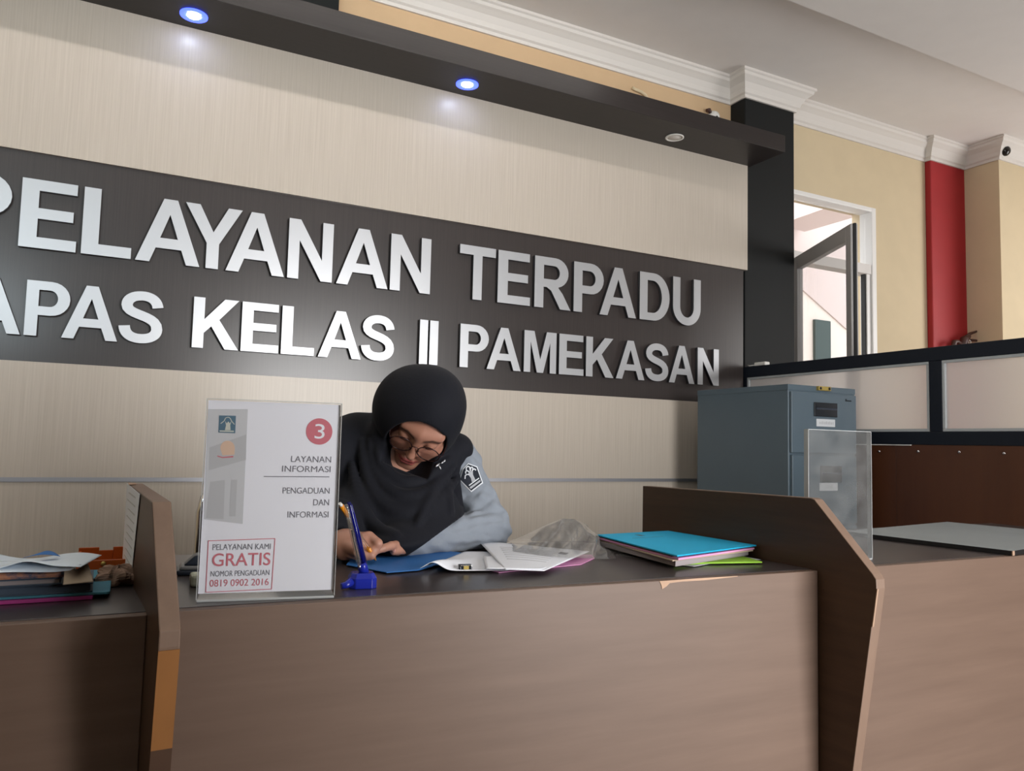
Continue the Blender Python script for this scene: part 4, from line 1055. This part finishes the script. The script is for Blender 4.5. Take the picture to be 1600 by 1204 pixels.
# head frame: x to the woman's left, y out of the face, z to the crown
HC = u3(664, 654, 1.82)
hup = np.array([.38, .57, .73]); hup /= np.linalg.norm(hup)
hex_ = np.array([.924, -.359, -.129]); hex_ -= hup*(hex_@hup); hex_ /= np.linalg.norm(hex_)
hfw = np.cross(hup, hex_) * -1
hfw = np.cross(hex_, hup); hfw = -hfw if hfw[2] < 0 else hfw
HA = np.stack([hex_@CA, hfw@CA, hup@CA])                   # rows in world axes
def to_head(P): return (P-dd(HC))@dd(HA).T
def from_head(p): return Vector(np.array(p)@HA+HC)

def head_sdf_local(q):
    x = np.abs(q[..., 0]); qa = np.stack([x, q[..., 1], q[..., 2]], -1)
    d = ell(q, (0, -.016, .028), (.069, .084, .078))
    d = smin(d, ell(q, (0, .020, -.040), (.0595, .060, .079)), .035)
    d = smin(d, cone(q, (-.009, .060, -.104), (.009, .060, -.104), .0185, .0185), .025)
    d = smin(d, cone(qa, (.038, .044, -.030), (.030, .048, -.050), .026, .020), .02)
    d = smin(d, cone(qa, (.0, .066, .028), (.040, .054, .026), .016, .014), .018)
    d = smax(d, -(np.linalg.norm(qa-dd((.033, .094, .003)), axis=-1)-.0215), .014)
    d = smin(d, np.linalg.norm(qa-dd((.0315, .061, .003)), axis=-1)-.0150, .004)     # closed lids
    d = smin(d, chain(q, [(0, .074, .014), (0, .083, -.010), (0, .091, -.030)], [.0075, .0085, .0105]), .012)
    d = smin(d, cone(qa, (.0115, .079, -.034), (.013, .074, -.034), .0075, .0065), .006)
    d = smax(d, -cone(qa, (.0065, .088, -.0425), (.0075, .080, -.038), .0030, .0022), .003)  # nostrils
    d = smin(d, chain(qa, [(0, .0795, -.0655), (.010, .0785, -.0640), (.023, .0690, -.0685)], [.0055, .0055, .0022]), .006)
    d = smin(d, chain(qa, [(0, .0785, -.0755), (.010, .0770, -.0745), (.021, .0690, -.0700)], [.0068, .0062, .0022]), .006)
    d = smax(d, -chain(qa, [(0, .0870, -.0697), (.012, .0850, -.0692), (.025, .0740, -.0698)], [.0016, .0016, .0010], .002), .003)
    d = smax(d, -cone(q, (0, .0865, -.0500), (0, .0865, -.0580), .0030, .0030), .006)  # philtrum
    d = smin(d, cone(q, (0, -.020, -.050), (0, -.045, -.170), .050, .052), .03)        # neck
    return d
V, Q = nets(lambda P: head_sdf_local(to_head(P)), HC, HA, (-.085, -.115, -.175), (.085, .112, .115), .0017)
headV, headQ = V, Q
hl = (headV-HC)@HA.T
def seg_d(p, a, b_):
    a, b_ = np.array(a), np.array(b_); ba = b_-a; h = np.clip((p-a)@ba/(ba@ba), 0, 1); return np.linalg.norm(p-a-h[:, None]*ba, axis=1)
colr = np.ones((len(hl), 3))*np.array([.34, .160, .108])
ax2 = np.stack([np.abs(hl[:, 0]), hl[:, 2]], 1); front = hl[:, 1] > .03
def blend(mask, c): 
    global colr
    colr = colr*(1-mask[:, None])+np.array(c)*mask[:, None]
sm = lambda d, r, s: np.clip((r-d)/s+.5, 0, 1)*front
blend(sm(seg_d(ax2, (.034, -.022), (.034, -.050)), .016, .03)*.35, (.38, .150, .105))
lipd = np.minimum(np.minimum(seg_d(ax2, (0, -.0650), (.010, -.0640)), seg_d(ax2, (.010, -.0640), (.021, -.0687))), np.minimum(seg_d(ax2, (0, -.0760), (.010, -.0750)), seg_d(ax2, (.010, -.0750), (.020, -.0702))))
blend(sm(lipd, .0050, .003), (.30, .072, .066))
blend(sm(seg_d(ax2, (0, -.0698), (.022, -.0697)), .0011, .0012)*.8, (.10, .03, .03))
browd = np.minimum(seg_d(ax2, (.014, .0225), (.030, .0285)), seg_d(ax2, (.030, .0285), (.048, .0225)))
blend(sm(browd, .0036, .003)*.85, (.045, .022, .016))
lid = np.min([seg_d(ax2, a, c) for a, c in (((.0185, -.0025), (.025, -.0072)), ((.025, -.0072), (.034, -.0085)), ((.034, -.0085), (.0455, -.0035)))], 0)
blend(sm(lid, .0016, .0015), (.015, .010, .009))
# hands
def hand_R(P):
    d = cone(P, u3(524, 850, 1.622), u3(540, 849, 1.60), .025, .026)
    d = smin(d, cone(P, u3(540, 849, 1.60), u3(571, 844, 1.575), .026, .0175), .02)
    d = smin(d, cone(P, u3(538, 858, 1.585), u3(562, 860, 1.562), .019, .0135), .015)
    fg = [([(577, 838, 1.575), (590, 848.5, 1.560), (586.5, 859.5, 1.560), (580.5, 866, 1.560)], [.0108, .0096, .0084, .0068]),
          ([(572, 843, 1.575), (583, 857, 1.560), (580, 867, 1.550), (573, 869.5, 1.550)], [.0108, .0098, .0088, .0072]),
          ([(565, 848, 1.580), (573, 862, 1.563), (568, 868.5, 1.556), (559, 868, 1.558)], [.0104, .0094, .0084, .0070]),
          ([(556, 853, 1.585), (561, 864, 1.568), (555, 868, 1.562), (547, 867, 1.565)], [.0096, .0084, .0074, .0062]),
          ([(545, 854, 1.570), (559, 861, 1.548), (571, 866.0, 1.549), (576, 867.5, 1.551)], [.0130, .0112, .0098, .0078])]
    for pts, rs in fg: d = smin(d, chain(P, [u3(*p) for p in pts], rs, .003), .0045)
    return d
def hand_L(P):
    d = cone(P, u3(668, 843, 1.765), u3(645, 845, 1.72), .024, .025)
    d = smin(d, cone(P, u3(645, 845, 1.72), u3(628, 848, 1.680), .025, .018), .02)
    fg = [([(626, 850, 1.66), (611, 852.5, 1.605), (599, 856, 1.585), (589.5, 860, 1.574)], [.0100, .0090, .0082, .0066]),
          ([(624, 846, 1.690), (610, 848, 1.672), (603, 854, 1.660), (606, 858, 1.655)], [.0105, .0095, .0086, .0072]),
          ([(628, 845, 1.705), (615, 848, 1.692), (610, 853, 1.682), (614, 857, 1.678)], [.0102, .0092, .0084, .0070]),
          ([(634, 844, 1.72), (622, 848, 1.71), (618, 852, 1.70), (622, 855, 1.697)], [.0094, .0084, .0074, .0062]),
          ([(642, 852, 1.690), (630, 857, 1.652), (621, 859.5, 1.628), (615, 861, 1.616)], [.0125, .0112, .0098, .0080])]
    for pts, rs in fg: d = smin(d, chain(P, [u3(*p) for p in pts], rs, .003), .0045)
    return d
c = u3(557, 855, 1.57); hRV, hRQ = nets(hand_R, c, CA, (-.075, -.045, -.075), (.06, .045, .065), .0015)
c = u3(628, 850, 1.67); hLV, hLQ = nets(hand_L, c, CA, (-.075, -.045, -.13), (.09, .05, .145), .0016)
# torso, arms and legs
Ls, Rs = u3(708, 722, 1.955), u3(520, 712, 1.90)
Le, Lw = u3(766, 823, 1.90), u3(628, 848, 1.690)
Re, Rw = u3(470, 828, 1.82), u3(527, 850, 1.620)
chest, belly, pelv = u3(622, 790, 2.02), np.array([.56, 2.06, .74]), np.array([.50, 2.13, .595])
nk = HC + np.array((0, -.045, -.150))@HA
def body_sdf(P, g=0.0, sleeves=True):
    d = cone(P, Rs, Ls, .058+g, .052+g)
    d = smin(d, cone(P, chest, (Ls+Rs)/2, .105+g, .085+g), .06)
    d = smin(d, cone(P, chest, belly, .108+g, .112+g), .06)
    d = smin(d, cone(P, belly, pelv, .112+g, .125+g), .06)
    if g == 0: d = smin(d, cone(P, (Ls+Rs)/2+np.array((0, 0, .03)), nk, .062, .050), .03)
    d = smin(d, chain(P, [Ls, Le, Lw], [.050+g, .040+g*1.1, .026+g*.7]), .03)
    d = smin(d, chain(P, [Rs, Re, Rw], [.050+g, .040+g*1.1, .026+g*.7]), .03)
    return d
kn = [np.array([.36, 1.68, .53]), np.array([.62, 1.68, .53])]; an = [np.array([.36, 1.74, .10]), np.array([.60, 1.74, .10])]
hipp = [np.array([.42, 2.12, .57]), np.array([.58, 2.12, .57])]
def legs(P, g=0.0):
    d = None
    for i in range(2):
        c_ = chain(P, [hipp[i], kn[i], an[i]], [.085+g, .058+g, .042+g], .02)
        c_ = smin(c_, cone(P, an[i]+np.array((0, .02, -.055)), an[i]+np.array((0, -.15, -.065)), .035+g, .030+g), .03)
        d = c_ if d is None else np.minimum(d, c_)
    return d
bV, bQ = nets(lambda P: smin(body_sdf(P), legs(P), .05), (0, 0, 0), np.eye(3), (.12, 1.44, 0), (1.02, 2.30, 1.12), .009)
person_me = np_mesh('person', np.concatenate([headV, hRV, hLV, bV]), np.concatenate([headQ, hRQ+len(headV), hLQ+len(headV)+len(hRV), bQ+len(headV)+len(hRV)+len(hLV)]), [])
allc = np.ones((len(headV)+len(hRV)+len(hLV)+len(bV), 4)); allc[:, :3] = (.40, .200, .138); allc[:len(headV), :3] = colr
at = person_me.color_attributes.new('skin_tone', 'FLOAT_COLOR', 'POINT'); at.data.foreach_set('color', allc.astype(np.float32).ravel())
sk = mat('skin', (.4, .2, .14), .48, bump=.05); nt = sk.node_tree; bs = nt.nodes['Principled BSDF']
an_ = nt.nodes.new('ShaderNodeAttribute'); an_.attribute_name = 'skin_tone'; nt.links.new(an_.outputs['Color'], bs.inputs['Base Color'])
bs.inputs['Subsurface Weight'].default_value = .12; bs.inputs['Subsurface Radius'].default_value = (.012, .005, .003); bs.inputs['Subsurface Scale'].default_value = .5
person_me.materials.append(sk)
person = new_mesh_obj('person', person_me)
tag(person, 'woman in a black headscarf, round glasses and grey shirt bending over the counter and writing', 'person')

# shirt: torso and sleeves with folds
rngs = np.random.RandomState(5)
def shirt_sdf(P):
    d = body_sdf(P, .0095)
    # creases: ridges running across the sleeve
    tt = np.clip(((P-dd(Ls))@dd(Le-Ls))/float((Le-Ls)@(Le-Ls)), 0, 1)
    w_ = np.sin((P@dd(CA[0]))*95+(P@dd(CA[1]))*160+3*np.sin(P@dd(CA[2])*30))*.0022+np.sin((P@dd(CA[0]))*-120+(P@dd(CA[1]))*75+(P@dd(CA[2]))*60)*.0016
    d = d+w_
    d = smax(d, .135-np.linalg.norm(P-dd(u3(628, 702, 1.79)), axis=-1), .01)
    d = smax(d, .57-P[..., 2], .01)
    for wv, el in ((Lw, Le), (Rw, Re)):
        ax_ = (wv-el)/np.linalg.norm(wv-el); d = smax(d, np.where(np.linalg.norm(P-dd(wv), axis=-1) < .12, (P-dd(wv))@dd(ax_)+.004, -1), .004)
    return np.maximum(d, .8008-P[..., 2]+np.where(P[..., 1] > 1.80, -1, 0)) 
creases = [[(724, 779), (738, 769), (748, 752)], [(722, 801), (748, 795), (772, 777)], [(688, 838), (720, 823), (752, 815), (785, 812)],
           [(668, 850), (700, 839), (740, 836), (783, 838)], [(757, 734), (758, 746), (752, 764), (738, 777)], [(735, 806), (760, 800), (786, 797)]]
def line_px(poly, n):
    a = np.array(poly, float); t = np.linspace(0, len(a)-1, n)
    return np.stack([np.interp(t, np.arange(len(a)), a[:, k]) for k in range(2)], 1)
def trace_to(px, py, fn, t0=1.4, t1=2.2):
    r_ = np.array(ray(px, py)); t_ = t0
    for _ in range(90):
        d = float(fn((np.array(CAM)+r_*t_)[None].astype(np.float32))[0])
        if d < .0006: return t_
        t_ += max(d*.6, .0006)
        if t_ > t1: return None
    return t_
CR = []
for poly in creases:
    pts = [(x, y, trace_to(x, y, lambda P: body_sdf(P, .0095))) for x, y in line_px(poly, 10)]
    pts = [u3(x, y, t_-.001) for x, y, t_ in pts if t_]
    if len(pts) > 3: CR.append(pts)
def shirt_creased(P):
    d = shirt_sdf(P)
    for pts in CR:
        c_ = np.mean(pts, 0); near = np.linalg.norm(P-dd(c_), axis=-1) < .12
        if near.any():
            g_ = chain(P[near], pts, [.0010]+[.0034]*(len(pts)-2)+[.0010], .001)
            d[near] = smax(d[near], -g_, .009)
    return d
sV, sQ = nets(shirt_creased, (0, 0, 0), np.eye(3), (.15, 1.48, .52), (1.02, 2.28, 1.10), .0044)
shirt_me = np_mesh('shirt', sV, sQ, [M['shirt_grey']])
shirt = new_mesh_obj('shirt', shirt_me, person)
tV, tQ = nets(lambda P: smax(smin(smin(legs(P, .012), cone(P, belly, pelv, .115, .137), .05), cone(P, hipp[0], hipp[1], .10, .10), .05), P[..., 2]-.66, .01), (0, 0, 0), np.eye(3), (.22, 1.52, 0), (.80, 2.32, .72), .010)
new_mesh_obj('trousers', np_mesh('trousers', tV, tQ, [M['trouser']]), person)

# headscarf
def scarf_base(P):
    q = to_head(P)
    hood = ell(P, u3(653, 639, 1.845), (.1075, .107, .112), CA)
    hood = smin(hood, ell(q, (0, -.016, .028), (.079, .094, .088)), .03)
    hood = smin(hood, ell(q, (0, -.002, -.040), (.083, .078, .100)), .03)
    el_ = (np.sqrt((q[..., 0]/.0675)**2+((q[..., 2]+.027)/.0935)**2+1e-9)-1)*.068
    yl_ = np.clip(.082+.6*(q[..., 2]+.115), .082, .135)
    carve = np.maximum(np.maximum(el_, np.clip(.010-.7*(q[..., 2]+.045), .010, .056)-q[..., 1]), q[..., 1]-yl_)
    hood = smax(hood, -carve, .008)
    inner = head_sdf_local(q)-.0015
    hood = np.where(carve < .004, smax(hood, -inner, .002), hood)
    return hood
def scarf_body(P):
    d = ell(P, u3(640, 798, 1.875), (.127, .092, .165), CA)
    d = smin(d, ell(P, u3(640, 775, 1.875), (.088, .054, .085), CA), .03)
    d = smin(d, ell(P, u3(624, 838, 1.735), (.084, .0315, .110), CA), .03)
    d = smin(d, chain(P, [u3(606, 698, 1.93), u3(560, 698, 1.91), u3(512, 712, 1.88)], [.085, .084, .082]), .03)
    d = smin(d, chain(P, [u3(512, 725, 1.88), u3(478, 805, 1.83), u3(520, 833, 1.66)], [.078, .066, .040]), .04)
    d = smin(d, cone(P, u3(560, 800, 1.80), u3(535, 815, 1.72), .075, .050), .05)
    d = smin(d, cone(P, u3(655, 735, 1.87), u3(714, 702, 1.925), .060, .041), .025)
    d = smin(d, chain(P, [u3(606, 640, 1.85), u3(596, 680, 1.84), u3(602, 726, 1.825), u3(622, 756, 1.81)], [.030, .031, .027, .024]), .025)
        # hem over the left arm
    n1 = np.cross(u3(650, 857, 1.7)-u3(727, 803, 1.8), u3(650, 840, 2.2)-u3(727, 803, 1.8)); n1 /= np.linalg.norm(n1)
    if n1@(u3(720, 850, 1.75)-u3(727, 803, 1.8)) < 0: n1 = -n1
    n2 = np.cross(u3(727, 803, 1.8)-u3(719, 738, 1.85), u3(722, 770, 2.2)-u3(719, 738, 1.85)); n2 /= np.linalg.norm(n2)
    if n2@(u3(760, 780, 1.8)-u3(722, 770, 1.8)) < 0: n2 = -n2
    ov = smax(body_sdf(P, .0185), np.linalg.norm(P-dd(u3(610, 770, 1.85)), axis=-1)-.30, .02)
    ov = smax(ov, (P-dd(u3(722, 770, 1.8)))@dd(n2), .01)
    d = smin(d, ov, .02)
    lower = smax((P-dd(u3(727, 803, 1.8)))@dd(n1), (P-dd(u3(722, 770, 1.8)))@dd(n2), .004)
    upm = np.clip((P-dd(u3(719, 738, 1.85)))@dd(CA[1])*60+.2, 0, 1)
    d = np.maximum(d, lower*(1-upm)-.2*upm)
    return d
def scarf0(P): return smin(scarf_base(P), scarf_body(P), .018)
def trace(px, py, fn, t0=1.4, t1=2.2):
    r_ = np.array(ray(px, py)); t_ = t0
    for _ in range(90):
        p = np.array(CAM)+r_*t_; d = float(fn(p[None].astype(np.float32))[0])
        if d < .0006: return t_
        t_ += max(d*.6, .0006)
        if t_ > t1: return None
    return t_
folds = [  # (pixel polyline, radius, sink): cloth rolls lying on the scarf
    ([(590, 700), (592, 724), (604, 748), (628, 762), (654, 757), (680, 742), (700, 718)], .0160, .0015),
    ([(578, 690), (577, 730), (592, 768), (626, 788), (664, 780), (692, 757), (708, 728)], .0150, .002),
    ([(566, 690), (562, 738), (580, 790), (616, 815), (660, 806), (696, 780), (714, 748)], .0150, .003),
    ([(550, 720), (556, 785), (586, 828), (622, 838)], .0140, .003),
    ([(688, 736), (678, 764), (664, 794), (652, 820)], .0105, .001),
    ([(693, 736), (700, 768), (705, 802)], .0095, .001),
]
def smooth_line(pts, n=40, it=60):
    a = np.array(pts, float); t = np.linspace(0, len(a)-1, n)
    a = np.stack([np.interp(t, np.arange(len(a)), a[:, k]) for k in range(a.shape[1])], 1)
    for _ in range(it): a[1:-1] = .25*a[:-2]+.5*a[1:-1]+.25*a[2:]
    return a
fold_chains = []
for poly, r_, sink in folds:
    L2 = smooth_line(poly, 40, 8); dep = []
    for x, y in L2: dep.append(trace(x, y, scarf0))
    ok = [k for k in range(len(dep)) if dep[k]]
    if len(ok) < 4: continue
    L3 = smooth_line([(L2[k][0], L2[k][1], dep[k]+sink) for k in ok], 26, 30)
    fold_chains.append(([u3(*p_) for p_ in L3], r_))
FO = [(dd(np.array(p)).mean(0), max(np.linalg.norm(np.array(p)-np.array(p).mean(0), axis=1))+.05, p, r_) for p, r_ in fold_chains]
def scarf(P):
    d = scarf_body(P)
    for c_, R_, pts, r_ in FO:
        near = np.linalg.norm(P-c_, axis=-1) < R_
        if near.any():
            f_ = chain(P[near], pts, [r_*(.45+.55*math.sin(math.pi*min(1, max(0, k_/(len(pts)-1))))**.5) for k_ in range(len(pts))], .003)
            d[near] = smin(d[near], f_, .009)
    d = smin(d, scarf_base(P), .010)
    # keep clear of the face and the hands
    q = to_head(P)
    el_ = (np.sqrt((q[..., 0]/.063)**2+((q[..., 2]+.025)/.0905)**2+1e-9)-1)*.064
    face = np.maximum(np.maximum(el_, np.clip(.020-.7*(q[..., 2]+.050), .020, .058)-q[..., 1]), q[..., 1]-np.clip(.082+.6*(q[..., 2]+.115), .082, .125))
    d = smax(d, -face, .006)
    d = smax(d, -(hand_R(P)-.003), .004)
    return np.maximum(d, .8065-P[..., 2])
O_ = u3(620, 740, 1.85)
hV, hQ = nets(scarf, O_, CA, (-.27, -.20, -.21), (.20, .285, .31), .0036)
scarf_me = np_mesh('headscarf', hV, hQ, [M['cloth_black']])
hs = new_mesh_obj('headscarf', scarf_me, person); hs['label'] = 'black headscarf'

# spectacles
def ring_pts(cx, cz, rx, rz, y, n=36):
    return [from_head((cx+rx*math.cos(2*math.pi*k/n), y-.12*abs(cx)*abs(math.cos(2*math.pi*k/n))*0, cz+rz*math.sin(2*math.pi*k/n))) for k in range(n)]
b = MB()
GY, GZ = .0915, .001
for s in (-1, 1): b.tube(ring_pts(s*.0335, GZ, .0262, .0245, GY), .0013, 8, closed=True)
b.tube([from_head((-.0080, GY, GZ+.006)), from_head((-.004, GY+.002, GZ+.010)), from_head((.004, GY+.002, GZ+.010)), from_head((.0080, GY, GZ+.006))], .0010, 8)
for s in (-1, 1):
    b.tube([from_head((s*.0595, GY, GZ+.006)), from_head((s*.065, GY-.006, GZ+.007)), from_head((s*.068, GY-.05, GZ+.004)), from_head((s*.068, GY-.09, GZ))], .0010, 8)
    b.tube([from_head((s*.0105, GY, GZ-.004)), from_head((s*.0095, GY-.006, GZ-.008))], .0012, 6)
gl = b.build('spectacles', M['frame_dark'], person); gl['label'] = 'round thin dark framed spectacles'
for s in (-1, 1):
    b = MB(); pts = ring_pts(s*.0335, GZ, .0256, .0239, GY)
    b.prism(pts, Vector(HA[1])*.0012); b.build('lens', M['lens'], gl)
# brooch on the scarf
sb = BVHTree.FromPolygons([tuple(v) for v in hV], [tuple(q_) for q_ in hQ])
def on_bvh(bv, px, py, off):
    d_ = ray(px, py).normalized(); h_ = bv.ray_cast(CAM, d_, 5)
    return None if h_[0] is None else h_[0]-d_*off
b = MB()
for (a, c_, r_) in (((680.5, 729), (687, 723.5), .0026), ((685, 726), (689, 733), .0022), ((689, 724), (694, 720), .0022), ((693, 721.5), (695.5, 718), .0026)):
    p0_, p1_ = on_bvh(sb, *a, .003), on_bvh(sb, *c_, .003)
    if p0_ and p1_: b.tube([p0_, p0_.lerp(p1_, .5), p1_], [r_*.5, r_, r_*.5], 10)
br = b.build('brooch', M['silver'], person); br['label'] = 'small silver leaf brooch'

# sleeve patch, draped on the shirt
hb = BVHTree.FromPolygons([tuple(v) for v in sV], [tuple(q_) for q_ in sQ])
def drape(name, polys, bv, off, m, parent, cuts=3):
    bm = bmesh.new()
    for poly in polys:
        vs = [bm.verts.new((x, y, 0)) for x, y in poly]; bm.faces.new(vs)
    bmesh.ops.triangulate(bm, faces=bm.faces[:])
    if cuts: bmesh.ops.subdivide_edges(bm, edges=bm.edges[:], cuts=cuts, use_grid_fill=True)
    last = None
    for v in bm.verts:
        h_ = on_bvh(bv, v.co.x, v.co.y, off)
        if h_ is None: h_ = UD(v.co.x, v.co.y, 1.9)
        v.co = h_
    me = bpy.data.meshes.new(name); bm.to_mesh(me); bm.free(); me.materials.append(m)
    o = new_mesh_obj(name, me, parent)
    md = o.modifiers.new('thickness', 'SOLIDIFY'); md.thickness = .0006; md.offset = 0
    return o
PZ = lambda zx, zy: (690+zx/12.04, 700+zy/12.04)
outer = [PZ(*p) for p in ((500,280),(670,340),(780,655),(560,825),(335,595),(398,390))]
cpx = np.mean(outer, 0)
inner = [tuple(cpx+(np.array(p)-cpx)*.91) for p in outer]
pa = drape('sleeve_patch', [outer], hb, .0020, M['patch_white'], shirt, 5); pa['label'] = 'dark five-sided sleeve patch with a white border and tree emblem'
drape('patch_ground', [inner], hb, .0032, M['patch_dark'], pa, 5)
def px_strokes(lines, w_):
    polys = []
    for ln_ in lines:
        pts = [np.array(PZ(*p)) for p in ln_]
        for a, c_ in zip(pts[:-1], pts[1:]):
            d_ = (c_-a)/np.linalg.norm(c_-a); n_ = np.array((-d_[1], d_[0]))*w_/2
            polys.append([tuple(a+n_), tuple(a-n_), tuple(c_-n_), tuple(c_+n_)])
    return polys
drape('patch_emblem', [[PZ(*p) for p in ((515,425),(545,440),(585,420),(590,500),(640,600),(570,640),(550,560),(500,490))]], hb, .0042, M['patch_grey'], pa, 2)
drape('patch_emblem', px_strokes([((440,575),(445,510),(485,490),(520,500)), ((455,480),(450,440),(480,420),(515,440)), ((468,420),(462,370),(490,340),(525,350),(535,400),(545,430)),
      ((545,400),(550,360),(580,355),(590,400),(570,430)), ((590,400),(620,385),(645,415))], 1.6), hb, .0044, M['patch_white'], pa, 0)
drape('patch_band', [[PZ(*p) for p in ((525,735),(725,590),(735,625),(550,765))]], hb, .0042, M['patch_grey'], pa, 2)
drape('patch_band', px_strokes([((515,700),(705,560))], 1.6), hb, .0044, M['patch_white'], pa, 0)

# nail on the left thumb, pen in the right hand
b = MB(); b.lathe([(.0001, 0), (.0038, .0004), (.0042, .0010), (.0030, .0016), (.0001, .0018)], Vector(u3(615.5, 860, 1.6085)), axis=tuple(CA[2]*.9+CA[1]*.3-CA[0]*.2), n=16)
nl = b.build('thumbnail', mat('nail', (.58, .30, .26), .3), person)
tip = UZ(588.5, 877, .8066); top = UD(531, 786, 1.440)
t = thing('writing_pen', tip, 'orange ballpoint pen held in the woman\'s right hand', 'pen')
dp = top-tip
b = MB(); b.tube([tip+dp*s for s in (.0, .03)], [.0006, .0016], 10); b.build('point', M['chrome'], t)
b = MB(); b.tube([tip+dp*s for s in (.03, .10, .25)], [.0018, .0042, .0046], 12); b.build('grip', M['orange_plastic'], t)
b = MB(); b.tube([tip+dp*s for s in (.25, .80)], [.0040, .0040], 12); b.build('barrel', M['clear_pen'], t)
b = MB(); b.tube([tip+dp*s for s in (.80, .96, .965)], [.0046, .0046, .0038], 12); b.build('cap', M['orange_plastic'], t)
b = MB(); b.tube([tip+dp*s for s in (.965, 1.0)], [.0036, .0030], 12); b.build('end_plug', M['white_plastic'], t)
